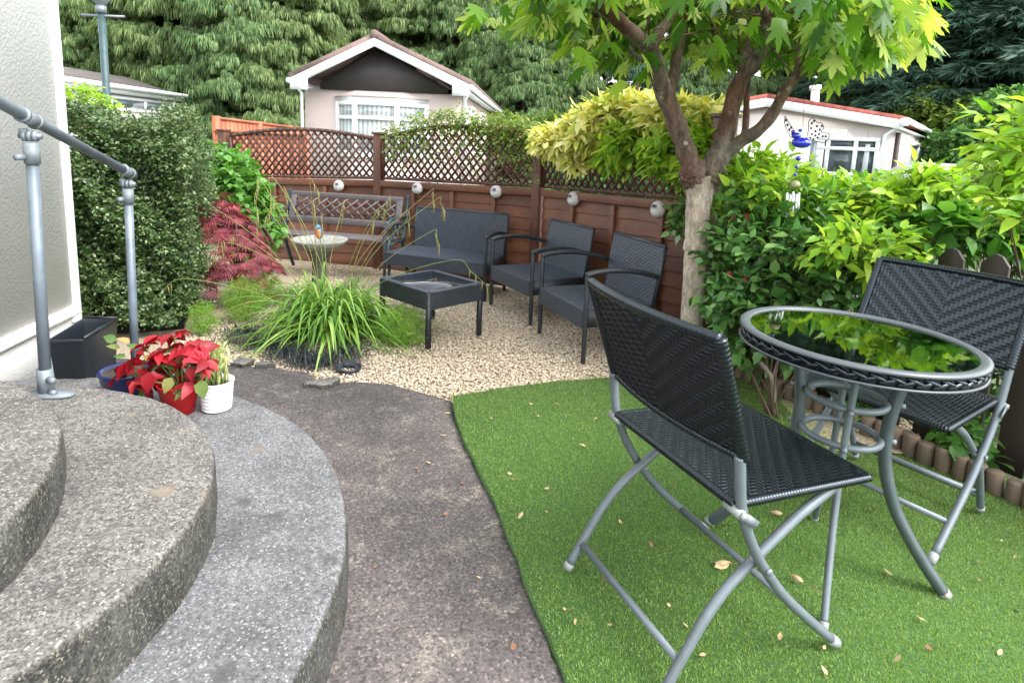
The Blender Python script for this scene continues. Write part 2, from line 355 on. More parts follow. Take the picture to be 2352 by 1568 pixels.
def gravel_mat():
    m, n, b = newmat('gravel_bed'); c = ocoord(n)
    v = tex(n, 'Voronoi', 60, coord=c); n.links.new(ramp(n, v.outputs['Distance'], [(0, (.46, .38, .28)), (.5, (.34, .27, .19))]), b.inputs['Base Color'])
    b.inputs['Roughness'].default_value = .9; bump(n, b, v.outputs['Distance'], 1, .01); return m
M_['gravel_bed'] = gravel_mat()
def stone_mat():
    m, n, b = newmat('gravel_stone'); g = n.nodes.new('ShaderNodeNewGeometry')
    n.links.new(ramp(n, g.outputs['Random Per Island'], [(0, (.62, .51, .37)), (.3, (.74, .65, .51)), (.55, (.55, .42, .28)), (.7, (.66, .56, .43)), (.92, (.38, .26, .16)), (1, (.76, .72, .64))]), b.inputs['Base Color'])
    b.inputs['Roughness'].default_value = .7; return m
M_['stone'] = stone_mat()
M_['birdbath'] = plain('lichened_stone', (.26, .26, .22), .9, var=.35, scale=25, bmp=.6, bscale=60, dist=.006)
def turf_mat():
    m, n, b = newmat('artificial_turf_base'); c = ocoord(n)
    t = tex(n, 'Noise', 120, 4, .7, c); n.links.new(ramp(n, t.outputs[0], [(.3, (.035, .085, .02)), (.7, (.08, .18, .04))]), b.inputs['Base Color'])
    b.inputs['Roughness'].default_value = .8; bump(n, b, t.outputs[0], .8, .008); return m
M_['turf'] = turf_mat()
M_['blade'] = leafmat('turf_blades', [(.075, .155, .026), (.14, .25, .04), (.21, .335, .06), (.34, .43, .16)], .6, .35)
M_['earth'] = plain('field_ground', (.06, .09, .03), .95, var=.4, scale=2, bmp=.5, bscale=20, dist=.05)
M_['litter'] = plain('dry_leaf', (.42, .30, .15), .8, var=.4, scale=50)
M_['litter2'] = plain('brown_seed', (.22, .11, .06), .8, var=.4, scale=50)

def leaf_m(name, *a, **k): M_[name] = leafmat(name, *a, **k)
leaf_m('conifer', [(.028, .07, .016), (.07, .135, .03), (.135, .20, .05), (.27, .33, .14)], .6, .3)
leaf_m('conifer2', [(.022, .07, .018), (.055, .125, .03), (.11, .185, .048), (.22, .29, .12)], .6, .25)
leaf_m('bluecon', [(.015, .05, .025), (.03, .085, .045), (.05, .12, .06)], .6, .2)
leaf_m('pine', [(.012, .04, .024), (.024, .07, .038), (.042, .10, .055)], .6, .12)
leaf_m('hedge', [(.02, .055, .015), (.05, .105, .03), (.10, .165, .05), (.25, .31, .15)], .35, .2, spec=.5)
leaf_m('hydra', [(.06, .18, .025), (.10, .26, .04), (.16, .34, .07)], .45, .35)
leaf_m('redacer', [(.16, .03, .04), (.28, .07, .085), (.20, .05, .07), (.42, .10, .09)], .5, .3, tcol=(1.4, .9, .9))
leaf_m('sedge', [(.06, .17, .02), (.13, .28, .035), (.23, .40, .06), (.38, .52, .14)], .4, .3)
leaf_m('seed', [(.22, .28, .07), (.30, .30, .10), (.36, .24, .12)], .6, .2)
leaf_m('mondo', [(.006, .008, .012), (.014, .018, .022), (.02, .03, .03)], .35, .0, spec=.5)
leaf_m('fern', [(.13, .28, .03), (.22, .40, .05), (.30, .48, .07)], .6, .35)
leaf_m('climber', [(.09, .19, .03), (.15, .26, .05), (.22, .30, .07), (.26, .17, .07)], .5, .35)
leaf_m('golden', [(.32, .45, .05), (.66, .66, .14), (.84, .80, .30), (.92, .88, .50), (.58, .64, .13)], .42, .3, tcol=(1.25, 1.15, .7))
leaf_m('lime', [(.13, .30, .025), (.27, .46, .04), (.45, .60, .07), (.08, .22, .025)], .42, .4)
leaf_m('fuchsia', [(.028, .09, .022), (.055, .155, .034), (.095, .22, .05), (.18, .32, .09)], .38, .25, spec=.5)
leaf_m('midgreen', [(.04, .13, .02), (.07, .20, .03), (.12, .28, .05)], .38, .35)
leaf_m('olive', [(.03, .05, .015), (.06, .08, .025), (.10, .12, .04)], .6, .2)
leaf_m('bushy', [(.06, .12, .02), (.11, .19, .03), (.19, .27, .05)], .5, .3)
leaf_m('maple', [(.035, .10, .015), (.075, .18, .022), (.14, .28, .03), (.30, .42, .07), (.50, .55, .18)], .42, .40, tcol=(1.5, 1.6, .5))
leaf_m('poin', [(.22, .003, .009), (.46, .008, .018), (.14, .003, .007), (.34, .02, .03)], .5, .2, tcol=(1.2, .5, .5))
leaf_m('poingreen', [(.05, .12, .03), (.12, .2, .05), (.35, .25, .08)], .5, .25)
leaf_m('shoot', [(.25, .33, .10), (.36, .42, .16), (.45, .40, .18)], .5, .3)
leaf_m('flower', [(.30, .008, .012), (.42, .012, .03)], .4, .2)
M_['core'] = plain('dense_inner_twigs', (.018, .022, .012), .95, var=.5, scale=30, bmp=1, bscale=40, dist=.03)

# ------------------------------------------------------------------ leaf templates (x = across, y = along, z = up)
def T(v, *fs): return np.array(v, float), [np.array(f) for f in fs]
LEAF = T([(0, 0, 0), (.25, .25, .06), (.22, .58, .05), (0, 1, -.10), (-.22, .58, .05), (-.25, .25, .06), (0, .3, 0), (0, .62, 0)],
         [(0, 1, 6), (0, 6, 5), (2, 3, 7), (7, 3, 4)], [(1, 2, 7, 6), (6, 7, 4, 5)])
LEAF4 = T([(0, 0, 0), (.3, .45, .06), (0, 1, -.05), (-.3, .45, .06), (0, .5, 0)], [(0, 1, 4), (1, 2, 4), (4, 2, 3), (0, 4, 3)])
LEAF2 = T([(0, 0, 0), (.3, .5, .08), (0, 1, 0), (-.3, .5, .08)], [(0, 1, 2), (0, 2, 3)])
def maple_tpl():
    out = [(0, 0)]
    lobes = [(-68, .55), (-34, .86), (0, 1.0), (34, .86), (68, .55)]; c = np.array([0, .28])
    pts = [(.10, -.02)]
    P = []
    for i, (a, r) in enumerate(lobes):
        a = radians(a)
        for da, rr in ((-13, .62), (-8, .70), (-5.5, .84), (0, 1.), (5.5, .84), (8, .70), (13, .62)):
            aa = a + radians(da); P.append(c + np.array([sin(aa), cos(aa)]) * r * rr * .78)
        if i < 4: am = (a + radians(lobes[i + 1][0])) / 2; P.append(c + np.array([sin(am), cos(am)]) * .30)
    P = [np.array([-.30, .10]), np.array([-.06, .06])][::-1][0:0] + [np.array([0, 0])] + [np.array([-.22, .03])] + P + [np.array([.22, .03])]
    V = [(c[0], c[1], .03)] + [(p[0], p[1], -.16 * abs(np.hypot(*(p - c))) ** 1.5 + .0) for p in P]
    n = len(P); Fc = [(0, 1 + (i + 1) % n, 1 + i) for i in range(n)]
    return T(V, Fc)
MAPLE = maple_tpl()
def frames(d, nrm):
    """d: along, nrm: approx normal -> (N,3,3) rows x,y,z"""
    y = unit(d); x = unit(np.cross(y, nrm)); z = np.cross(x, y); return np.stack([x, y, z], 1)
def rdir(n, r=None): r = r or rng; return unit(r.normal(size=(n, 3)))
def shoots(mb, P, D, L, nl, ll, tpl, droop=.3, spread=1.0, lv=.3, r=None, stems=None, sr=.0015, upb=.6, width=1.):
    """twigs from P along D (N,3) of length L(N,), nl leaves each in opposite pairs of length ll"""
    r = r or rng; Nn = len(P); L = np.broadcast_to(L, (Nn,)); D = unit(D)
    for k in range(nl):
        s = (k + 1) / nl
        pos = P + D * (L * s)[:, None] + np.array([0, 0, -1]) * (droop * L * s * s)[:, None]
        tan = unit(D + np.array([0, 0, -2 * droop * s]))
        side = unit(np.cross(tan, [0, 0, 1]) + 1e-3); a = (k * 137.5 + r.uniform(0, 60, Nn)) * pi / 180
        if spread < 9: a = np.where(k % 2, 0, pi) + (k // 2 % 2) * .5 * pi * .0 + r.normal(0, .6, Nn)
        u2 = np.cross(side, tan)
        out = side * np.cos(a)[:, None] + u2 * np.sin(a)[:, None]
        ld = unit(tan * (.55 + .9 * (s > .95)) + out * spread + r.normal(0, .25, (Nn, 3)) + np.array([0, 0, -.15]))
        nr = unit(np.array([0, 0, upb]) + out * .2 + D * .25 + r.normal(0, .33, (Nn, 3)))
        ls = ll * (1 - .25 * abs(s - .6)) * r.uniform(1 - lv, 1 + lv, Nn)
        S = np.stack([ls * width, ls, ls], 1)
        mb.inst(tpl[0], tpl[1], frames(ld, nr), pos, S)
    if stems is not None:
        for i in range(Nn):
            q = np.linspace(0, 1, 4)[:, None]; stems.tube(P[i] + D[i] * L[i] * q - np.array([0, 0, 1]) * droop * L[i] * q * q, [sr, sr * .8, sr * .6, sr * .4], 3, False)

# ================================================================== THE SETTING
# far ground: one sheet to the horizon, falling gently away
xs = np.concatenate([np.linspace(-150, -12, 8), np.linspace(-8, 10, 19), np.linspace(14, 150, 8)]); ys = np.concatenate([[-30, -8, -3], np.linspace(0, 16, 17), np.linspace(20, 220, 12)])
G_ = np.array([[(x, y, -.10 - .04 * min(max(y - 2.9, 0), 9) - (.5 if False else 0)) for y in ys] for x in xs])
struct('ground', MB().grid(G_), M_['earth'])
# concrete path
pe = [(1.2, .2), (.30, .80), (.16, 1.20), (.05, 1.60), (-.03, 1.90), (-.17, 2.32), (-.25, 2.69)]
p = [(-2.1, -.6), (.9, -.6)] + [(.42, .5), (.27, .85), (.16, 1.20), (.05, 1.60), (-.03, 1.90), (-.17, 2.32), (-.25, 2.69), (-.42, 2.79), (-.59, 2.87), (-.75, 2.865), (-.88, 2.83), (-.93, 2.90), (-1.0, 2.96), (-1.17, 3.01), (-1.36, 3.02), (-1.75, 3.05), (-2.1, 3.05)]
def sub(poly, step=.06, jit=.006, r=np.random.default_rng(3)):
    out = []
    for i in range(len(poly)):
        a = np.array(poly[i]); b = np.array(poly[(i + 1) % len(poly)]); k = max(1, int(np.linalg.norm(b - a) / step))
        for q in range(k): out.append(a + (b - a) * q / k + r.normal(0, jit, 2))
    return out
pp = [(x, y, 0) for x, y in sub(p)]
struct('path', MB().prism([(x, y, -.12) for x, y, _ in pp], (0, 0, .12)), M_['path'])
# gravel bed sheet
gx = np.linspace(-3.6, 2.2, 59); gy = np.linspace(2.4, 7.2, 49)
GR = np.array([[(x, y, gravel_z(y) - .022) for y in gy] for x in gx])
struct('gravel_bed', MB().grid(GR), M_['gravel_bed'])
# stones
def inpoly(P, poly):
    x, y = P[:, 0], P[:, 1]; c = np.zeros(len(P), bool); q = np.array(poly)
    for i in range(len(q)):
        a, b = q[i], q[i - 1]; m = (a[1] > y) != (b[1] > y)
        with np.errstate(all='ignore'): c ^= m & (x < (b[0] - a[0]) * (y - a[1]) / (b[1] - a[1]) + a[0])
    return c
lawnp = [(.9, -.6), (.42, .5), (.27, .85), (.16, 1.20), (.05, 1.60), (-.03, 1.90), (-.17, 2.32), (-.25, 2.69), (.0, 2.83), (.25, 2.96), (.50, 3.05), (.85, 3.14), (1.17, 3.26), (1.24, 3.18), (1.33, 3.05), (1.44, 2.80), (1.60, 2.47), (1.73, 2.27), (1.90, 1.98), (2.3, 1.3), (2.6, .6), (2.8, -.6)]
OCT = T([(1, 0, 0), (0, 1, 0), (-1, 0, 0), (0, -1, 0), (.15, .1, .8), (0, 0, -.7), (.75, .7, .35), (-.7, -.6, .4)], [(0, 6, 4), (6, 1, 4), (1, 2, 4), (2, 7, 4), (7, 3, 4), (3, 0, 4), (0, 1, 6), (2, 3, 7), (1, 0, 5), (2, 1, 5), (3, 2, 5), (0, 3, 5)])
r = np.random.default_rng(11)
P = np.concatenate([np.stack([r.uniform(-1.9, 1.9, 125000), 2.55 + 4.2 * r.uniform(0, 1, 125000) ** 1.35], 1)])
P = P[~inpoly(P, p) & ~inpoly(P, lawnp)]
n_ = len(P); Z = gravel_z(P[:, 1]) - .018 + r.uniform(0, .014, n_)
nr = unit(np.stack([r.normal(0, .3, n_), r.normal(0, .3, n_), np.ones(n_)], 1)); dd = rdir(n_, r)
sz = r.uniform(.0042, .0088, n_)
mb = MB().inst(*OCT, frames(dd * [1, 1, .2], nr), np.column_stack([P, Z]), np.stack([sz * r.uniform(.7, 1.3, n_), sz, sz * r.uniform(.45, .8, n_)], 1))
solo('gravel', mb, M_['stone'], 'pale cream and brown gravel covering the seating area', 'gravel', kind='stuff')
# artificial lawn
lp = [(x, y, lawn_z(x)) for x, y in sub(lawnp, .08, .004)]
bz = MB(); n0 = len(lp); bz.add(lp + [(x, y, z - .16) for x, y, z in lp], [tuple(range(n0))] + [(i, i + n0, (i + 1) % n0 + n0, (i + 1) % n0) for i in range(n0)])
struct('lawn', bz, M_['turf'])
k = 480000
Y_ = .85 + 2.45 * r.uniform(0, 1, k) ** 1.25; P = np.stack([r.uniform(-.3, 2.4, k), Y_], 1)
P = P[inpoly(P, lawnp) & (P[:, 0] < P[:, 1] * .9 + .9)]; k = len(P)
BL = T([(-.5, 0, 0), (.5, 0, 0), (0, 1, .0)], [(0, 1, 2)])
dd = unit(np.stack([r.normal(-.1, .55, k), r.normal(0.1, .55, k), np.ones(k)], 1)); nr = rdir(k, r)
hh = r.uniform(.005, .0115, k)
mb = MB().inst(*BL, frames(dd, nr), np.column_stack([P, lawn_z(P[:, 0]) - .001]), np.stack([np.full(k, .0023), hh, hh], 1))
solo('grass', mb, M_['blade'], 'short bright green artificial turf blades of the lawn', 'turf', kind='stuff')

# ------------------------------------------------------------------ concrete steps (three rounded slabs)
def slab(cx, cy, rad, z0, z1, mat, name):
    nA = 160; ang = np.arange(nA) * 2 * pi / nA; rr = np.random.default_rng(int(rad * 100))
    wob = rad + sum(rr.normal(0, .0035 / k) * np.sin(k * ang + rr.uniform(0, 6)) for k in range(3, 40))
    rough = rr.normal(0, .0009, nA)
    prof = [(-.0, z0), (.004, z0 + .05), (.002, z1 - .02), (-.001, z1 - .006), (-.008, z1 - .001), (-.02, z1)]
    m = MB(); rings = [np.stack([cx + (wob + rough * (1 if i < 4 else .6) + a) * np.cos(ang), cy + (wob + rough + a) * np.sin(ang), np.full(nA, z) + rr.normal(0, .001, nA)], 1) for i, (a, z) in enumerate(prof)]
    V = np.concatenate(rings + [[[cx, cy, z1]]]); f = []
    for i in range(len(prof) - 1):
        for j in range(nA): f.append((i * nA + j, i * nA + (j + 1) % nA, (i + 1) * nA + (j + 1) % nA, (i + 1) * nA + j))
    t = (len(prof) - 1) * nA
    for j in range(nA): f.append((t + j, t + (j + 1) % nA, len(V) - 1))
    m.add(V, f); return m
st = thing('concrete_steps', 'three rounded grey aggregate concrete steps beside the rendered wall', 'steps', (-1.59, 1.2, 0))
part('lowest_step', slab(-1.588, 1.198, 1.222, -.05, .16, None, ''), M_['step_b'], st)
part('middle_step', slab(-1.485, 1.185, .80, .15, .312, None, ''), M_['step_a'], st)
part('top_step', slab(-1.765, .915, .855, .30, .437, None, ''), M_['step_a'], st)

# ------------------------------------------------------------------ our house wall (left)
C0 = A(-2.168, 3.05, 0); D0 = unit(A(.132, -.99, 0)); NW = A(.991, .132, 0)   # D0 towards camera, NW outwards
hw = thing('rendered_house', 'cream pebbledashed house wall with white corner trim at the left', 'house', C0)
def wbox(s0, s1, z0, z1, proud, thick):
    a = C0 + D0 * s0; b = C0 + D0 * s1
    return MB().prism([(a + NW * proud)[:2].tolist() + [z0], (b + NW * proud)[:2].tolist() + [z0], (b + NW * (proud - thick))[:2].tolist() + [z0], (a + NW * (proud - thick))[:2].tolist() + [z0]], (0, 0, z1 - z0))
part('wall', wbox(0, 6, .29, 3.6, 0, 3), M_['render'], hw)
part('plinth', wbox(.02, 6, -.1, .232, -.012, 2.9), M_['render_white'], hw)
part('plinth_band', wbox(.002, 6, .236, .289, .012, .1), M_['render_white'], hw, bev=.006)
part('corner_trim', wbox(-.006, .055, .2, 3.62, .008, .07), M_['white'], hw, bev=.004)

# ------------------------------------------------------------------ handrail
hr = thing('handrail', 'galvanised tubular handrail with two posts beside the steps', 'handrail', (-1.48, 1.90, .312))
N1 = at(58, 290, 1.90); N2 = at(288, 405, 2.62); B1 = A(N1[0] - .006, 1.90, .312); B2 = A(N2[0] - .01, 2.62, -.02)
def railpt(px, py, Y): return at(px, py, Y)
ra = at(66, 272, 1.90); rb = at(291, 394, 2.62); rd = unit(rb - ra)
part('rail', MB().tube([ra - rd * 1.3, rb + rd * .075], .0168, 20).tube([rb + rd * .072, rb + rd * .082], [.0160, .012], 20), M_['galv'], hr, True)
for (pt, base, rc) in ((ra, B1, .0168), (rb, B2, .0168)):
    top = pt - A(0, 0, .105)
    po = part('post', MB().tube([base, A(top[0], top[1], top[2])], rc, 20), M_['galv'], hr, True)
    m = MB().tube([pt - rd * .04, pt + rd * .04], .0205, 20).tube([pt - rd * .041, pt - rd * .03], .0232, 20).tube([pt + rd * .03, pt + rd * .041], .0232, 20)
    sdn = unit(np.cross(rd, [0, 0, 1]))
    m.tube([pt - A(0, 0, .03) - sdn * .018, pt - A(0, 0, .052) - sdn * .018], .012, 10)
    part('rail_clamp', m, M_['galvl'], hr, True)
    m = MB()
    for sg in (-1, 0, 1): m.tube([pt - A(0, 0, .052) + sdn * (sg * .014 - .005), pt - A(0, 0, .052) + sdn * (sg * .014 + .005)], .0165, 20)
    m.tube([pt - A(0, 0, .052) - sdn * .03, pt - A(0, 0, .052) + sdn * .03], .009, 8)
    part('swivel_joint', m, M_['galvl'], hr)
    m = MB().tube([pt - A(0, 0, .072), pt - A(0, 0, .135)], .0210, 20).tube([pt - A(0, 0, .115) + A(-.01, -.02, 0), pt - A(0, 0, .115) + A(-.016, -.044, 0)], .010, 10)
    part('post_cap', m, M_['galvl'], hr)
m = MB().tube([B1, B1 + A(0, 0, .085)], .0225, 20).tube([B1 + A(.02, -.012, .055), B1 + A(.045, -.024, .055)], .010, 10).tube([B1 + A(.02, -.01, .012), B1 + A(.043, -.022, .014)], .009, 10)
part('base_socket', m, M_['galvl'], hr, True)
m = MB().prism([(B1[0] + .075 * cos(a) * 1.0 + .02, B1[1] + .035 * sin(a) - .01, .313) for a in np.linspace(0, 2 * pi, 24)[:-1]], (0, 0, .008))
part('base_plate', m, M_['galvl'], hr)
m = MB().tube([B2, B2 + A(0, 0, .08)], .0218, 20)
part('base_socket', m, M_['galvl'], hr, True)

# ------------------------------------------------------------------ fence
FP = [at(513, 297, 6.7), at(871, 304, 6.2), at(1243, 303, 5.32), at(1668, 262, 3.68)]
FR = [at(525, 406, 6.7), at(871, 411.5, 6.2), at(1243, 431, 5.32), at(1668, 468, 3.68)]   # bottom of the trellis
ftop = [(at(530, 313, 6.7), at(862, 320, 6.2)), (at(884, 320, 6.16), at(1232, 318, 5.34)), (at(1256, 314, 5.28), at(1650, 292, 3.74))]
arch = [.085, .11, .075]
def fpanel(i):
    a, b = FR[i].copy(), FR[i + 1].copy(); pa, pb = FP[i].copy(), FP[i + 1].copy()
    d = b - a; d[2] = 0; L = np.linalg.norm(d); d /= L; nrm = unit(A(d[1], -d[0], 0)) # toward the camera
    if nrm[1] > 0: nrm = -nrm
    lab = ['left fence panel of brown boards with arched trellis, behind the bench', 'middle fence panel of brown boards with arched trellis and climber, behind the loveseat', 'right fence panel of brown boards with trellis under golden leaves, behind the armchairs'][i]
    za, zb = a[2], b[2]; gzA, gzB = float(gravel_z(a[1])), float(gravel_z(b[1]))
    th = thing('trellis_fence', lab, 'fence', (a + b) / 2 * A(1, 1, 0) + A(0, 0, min(gzA, gzB)), 0, 'fence panels with trellis tops')
    def pt(s, h, o=0): # s 0..1 along, h relative 0=ground..1=rail
        q = a + (b - a) * s; g = gzA + (gzB - gzA) * s; q = q.copy(); q[2] = g + (q[2] - g) * h; return q + nrm * o
    s0, s1 = .045 / L, 1 - .045 / L
    # horizontal overlapping boards
    m = MB(); nb = 8; rr = np.random.default_rng(i)
    for k in range(nb):
        h0 = .03 + k * .9 / nb; h1 = h0 + .9 / nb + .02
        K = 14; s = np.linspace(s0, s1, K); w0 = rr.normal(0, .004, K); w1 = rr.normal(0, .004, K)
        lo = np.array([pt(q, h0 + w0[j], .014) for j, q in enumerate(s)]); hi = np.array([pt(q, h1 + w1[j], .0) for j, q in enumerate(s)])
        lo2 = lo - nrm * .010; hi2 = hi - nrm * .008
        m.grid(np.stack([lo, hi], 1)); m.grid(np.stack([hi2, lo2], 1)); m.grid(np.stack([lo2, lo], 1)); m.grid(np.stack([hi, hi2], 1))
    part('boards', m, M_['fence'], th)
    for q in ([1 / 3, 2 / 3] if i < 1 else [.25, .5, .75]):
        m = MB().bar(pt(q, .03, .026), pt(q, .91, .026), .038, .02, nrm); part('batten', m, M_['fence'], th, bev=.002)
    for h, t in ((.955, .032), (.04, .03)):
        m = MB().bar(pt(s0, h, .024), pt(s1, h, .024), t, .06, (0, 0, 1)); part('rail', m, M_['fence'], th, bev=.003)
    # trellis
    tl0, tr0 = ftop[i]; off = 0.
    def tp(s, z): q = a + (b - a) * s; q = q.copy(); q[2] = z; return q + nrm * off
    zl, zr = tl0[2], tr0[2]; ar = arch[i]
    def ztop(s): return zl + (zr - zl) * s + ar * sin(pi * min(max(s, 0), 1)) ** 1.0
    def zbot(s): return za + (zb - za) * s + .012
    K = 22; S = np.linspace(s0 * 1.0, s1, K)
    tm = MB(); bot = [tp(s, zbot(s)) for s in S]; top = [tp(s, ztop(s)) for s in S]
    for j in range(K - 1):
        tm.bar(bot[j], bot[j + 1] + (bot[j + 1] - bot[j]) * .02, .030, .028); tm.bar(top[j], top[j + 1] + (top[j + 1] - top[j]) * .03, .032, .036)
    tm.bar(tp(s0, zbot(s0)), tp(s0, ztop(s0)), .03, .03, nrm); tm.bar(tp(s1, zbot(s1)), tp(s1, ztop(s1)), .03, .03, nrm)
    tf = part('trellis_frame', tm, M_['trellis'], th)
    lm = MB(); sp = .078; Hm = .9
    for sg in (1, -1):
        x0 = -1.2
        while x0 < L + 1.2:
            # line x = x0 + sg*t, z = t above bottom
            ts = np.linspace(0, Hm, 120); ok = []
            for t in ts:
                x = x0 + sg * t * .88; s = x / L
                if s0 < s < s1 and zbot(s) + 0 < zbot(s) + t and zbot(s) + t < ztop(s): ok.append((s, zbot(s) + t))
            if len(ok) > 3:
                q0, q1 = tp(*ok[0]), tp(*ok[-1]); lm.bar(q0 + nrm * .005 * sg, q1 + nrm * .005 * sg, .019, .009, nrm)
            x0 += sp
    part('lattice', lm, M_['trellis'], tf)
    return nrm, L
fn = [fpanel(i) for i in range(3)]
for i in range(4):
    g = float(gravel_z(FP[i][1])); q = FP[i]; fx = A(q[0], q[1], 0)
    lab = ['brown fence post at the far left end by the green shrub', 'brown fence post behind the bench and loveseat, first full one from left', 'brown fence post between middle trellis and golden-leaved trellis', 'dark fence post with flat cap rising behind the maple trunk'][i]
    wd = [.085, .082, .085, .10][i]
    t = thing('fence_post', lab, 'fence post', (q[0], q[1], g), 0, 'brown fence posts'); d = unit(FR[min(i + 1, 3)] - FR[max(i - 1, 0)]); d[2] = 0; d = unit(d); nn = A(-d[1], d[0], 0)
    part('shaft', MB().box((q[0], q[1], (g - .1 + q[2] - .02) / 2), (wd, wd, q[2] - .02 - g + .1), (d, nn, A(0, 0, 1))), M_['post'], t, bev=.004)
    part('cap', MB().box((q[0], q[1], q[2] - .010), (wd + .026, wd + .026, .022), (d, nn, A(0, 0, 1))), M_['post'], t, bev=.004)

# solar lights on the fence
sol = [(598, 422, 0, .0), (775, 427, 0, 0), (955, 433, 1, 0), (1136, 441, 1, 0), (1311, 457, 2, 0), (1505, 481, 2, 0)]
slab_ = ['round solar light on the fence half hidden by the green shrub', 'round solar light on the fence above the bench back', 'round solar light on the fence just right of the first trellis post', 'round solar light on the fence above the loveseat back', 'round solar light on the fence above the first armchair', 'large-looking round solar light nearest the maple trunk, at the right end']
for k, (px, py, pi_, _) in enumerate(sol):
    a, b = FR[pi_], FR[pi_ + 1]; d = b - a; d[2] = 0; d = unit(d); nrm = fn[pi_][0]
    c = wall_hit(px, py, a + nrm * .065, d)
    t = thing('solar_light', slab_[k], 'solar light', c - nrm * .03, 0, 'solar lights along the fence')
    ang = np.linspace(0, 2 * pi, 29)[:-1]; R0 = .056
    def dome(a0, a1, dep, r0=R0, back=-.028):
        m = MB(); na = 15; nb_ = 8; th_ = np.linspace(a0, a1, na); ph = np.linspace(0, pi / 2, nb_)
        P = np.array([[c + nrm * (back + dep * sin(f)) + (d * cos(x) + A(0, 0, 1) * sin(x)) * r0 * cos(f) for f in ph] for x in th_]); m.grid(P)
        return m
    body = part('housing', dome(-.12, pi + .12, .042, R0 * 1.04), M_['solar_pink'], t, True)
    body.data.polygons.foreach_set('use_smooth', np.ones(len(body.data.polygons), bool))
    part('lens', dome(pi + .05, 2 * pi - .05, .05, R0), M_['solar_white'], t, True)
    cc = c + nrm * .011 + A(0, 0, .022); uu = unit(A(0, 0, 1) - nrm * .9); part('solar_cell', MB().box(cc, (.036, .026, .006), (d, uu, np.cross(d, uu))), M_['solar_cell'], t, bev=.002)
    part('back_plate', MB().tube([c - nrm * .052, c - nrm * .028], .05, 24), M_['solar_pink'], t)

# orange fences behind
O1 = at(578, 307, 8.6); O2 = at(704, 308, 8.6)
of = thing('orange_fence_panel', 'bright orange-brown boarded panel seen through the left trellis', 'fence', (O1[0], O1[1], -.35))
m = MB(); nbo = 11
for k in range(nbo):
    x0 = O1[0] - .5 + (O2[0] - O1[0] + .5) * k / nbo; x1 = O1[0] - .5 + (O2[0] - O1[0] + .5) * (k + 1) / nbo
    m.box(((x0 + x1) / 2, 8.6, (O1[2] - .35) / 2), (x1 - x0 - .006, .02 + .008 * (k % 2), O1[2] + .35))
part('boards', m, M_['orange'], of)
part('capping', MB().box(((O1[0] - .5 + O2[0]) / 2, 8.59, O1[2] + .012), (O2[0] - O1[0] + .52, .05, .025)), M_['orange'], of)
part('post', MB().box((O2[0] + .01, 8.6, (O1[2] - .35) / 2), (.06, .06, O1[2] + .36)), M_['orange'], of)
Q1 = at(500, 273, 9.6); Q2 = at(700, 297, 12.6)
dq = unit((Q2 - Q1) * A(1, 1, 0))
bf = thing('distant_fence', 'reddish-brown boundary fence top running behind the left trellis', 'fence', (Q1[0], Q1[1], -.4))
m = MB(); kk = 26
for k in range(kk):
    a = Q1 + (Q2 - Q1) * (k / kk); b = Q1 + (Q2 - Q1) * ((k + .93) / kk); m.bar(A(*(a + b)[:2] / 2, -.4), A(*(a + b)[:2] / 2, (a + b)[2] / 2), np.linalg.norm(b - a), .02, A(-dq[1], dq[0], 0))
part('boards', m, M_['orange'], bf); part('rail', MB().bar(Q1 + A(0, 0, .01), Q2 + A(0, 0, .01), .05, .04), M_['orange'], bf)
for s in (0, .42, .8):
    q = Q1 + (Q2 - Q1) * s; part('post', MB().box((q[0], q[1] - .05, q[2] / 2 - .17), (.09, .09, q[2] + .42)), M_['orange'], bf)

# ------------------------------------------------------------------ picket fence + log edging on the right
e0, e1 = A(1.38, 3.22, 0), A(2.30, 1.62, 0); ed = unit(e1 - e0); en = A(ed[1], -ed[0], 0); en = en if en[0] < 0 else -en
lg = [(1.19, 3.24), (1.28, 3.10), (1.37, 2.94), (1.44, 2.78), (1.52, 2.62), (1.61, 2.46), (1.70, 2.30), (1.79, 2.15), (1.88, 2.0), (2.05, 1.72), (2.2, 1.45)]
seg = np.array(lg); cum = np.concatenate([[0], np.cumsum(np.linalg.norm(np.diff(seg, axis=0), axis=1))])
s = 0; rr = np.random.default_rng(5); proto = None; kq = 0
while s < cum[-1]:
    x = np.interp(s, cum, seg[:, 0]); y = np.interp(s, cum, seg[:, 1]); rad = rr.uniform(.024, .032); h = rr.uniform(.075, .092)
    z = lawn_z(x)
    if proto is None:
        nA = 14; m = MB().lathe([(.0, -.05), (.03, -.05), (.03, .078), (.027, .083), (.0, .084)], (0, 0, 0), nA)
        proto = solo('log_edging', m, M_['log'], 'short half-round log upright in the roll edging between lawn and pickets', 'log edging', A(0, 0, 0), 'log roll edging along the lawn'); o = proto
    else: o = proto.copy(); scene.collection.objects.link(o)
    o.location = (x + .02, y + .01, z + h - .084); o.scale = (rad / .03,) * 2 + (1,); o.rotation_euler = (rr.normal(0, .03), rr.normal(0, .03), rr.uniform(0, 6)); s += rad * 2 + .002; kq += 1
pf = thing('picket_fence', 'dark brown pointed picket fence behind the right-hand folding chair', 'picket fence', (e0 + e1) / 2)
pt0, pt1 = A(1.33, 3.335, .8), A(2.05, 2.095, .8)   # picket tip line
dp = (pt1 - pt0); Lp = np.linalg.norm(dp[:2]); du = unit(A(dp[0], dp[1], 0)); nu = A(du[1], -du[0], 0); nu = nu if nu[0] < 0 else -nu
sp0 = .155; k = 0
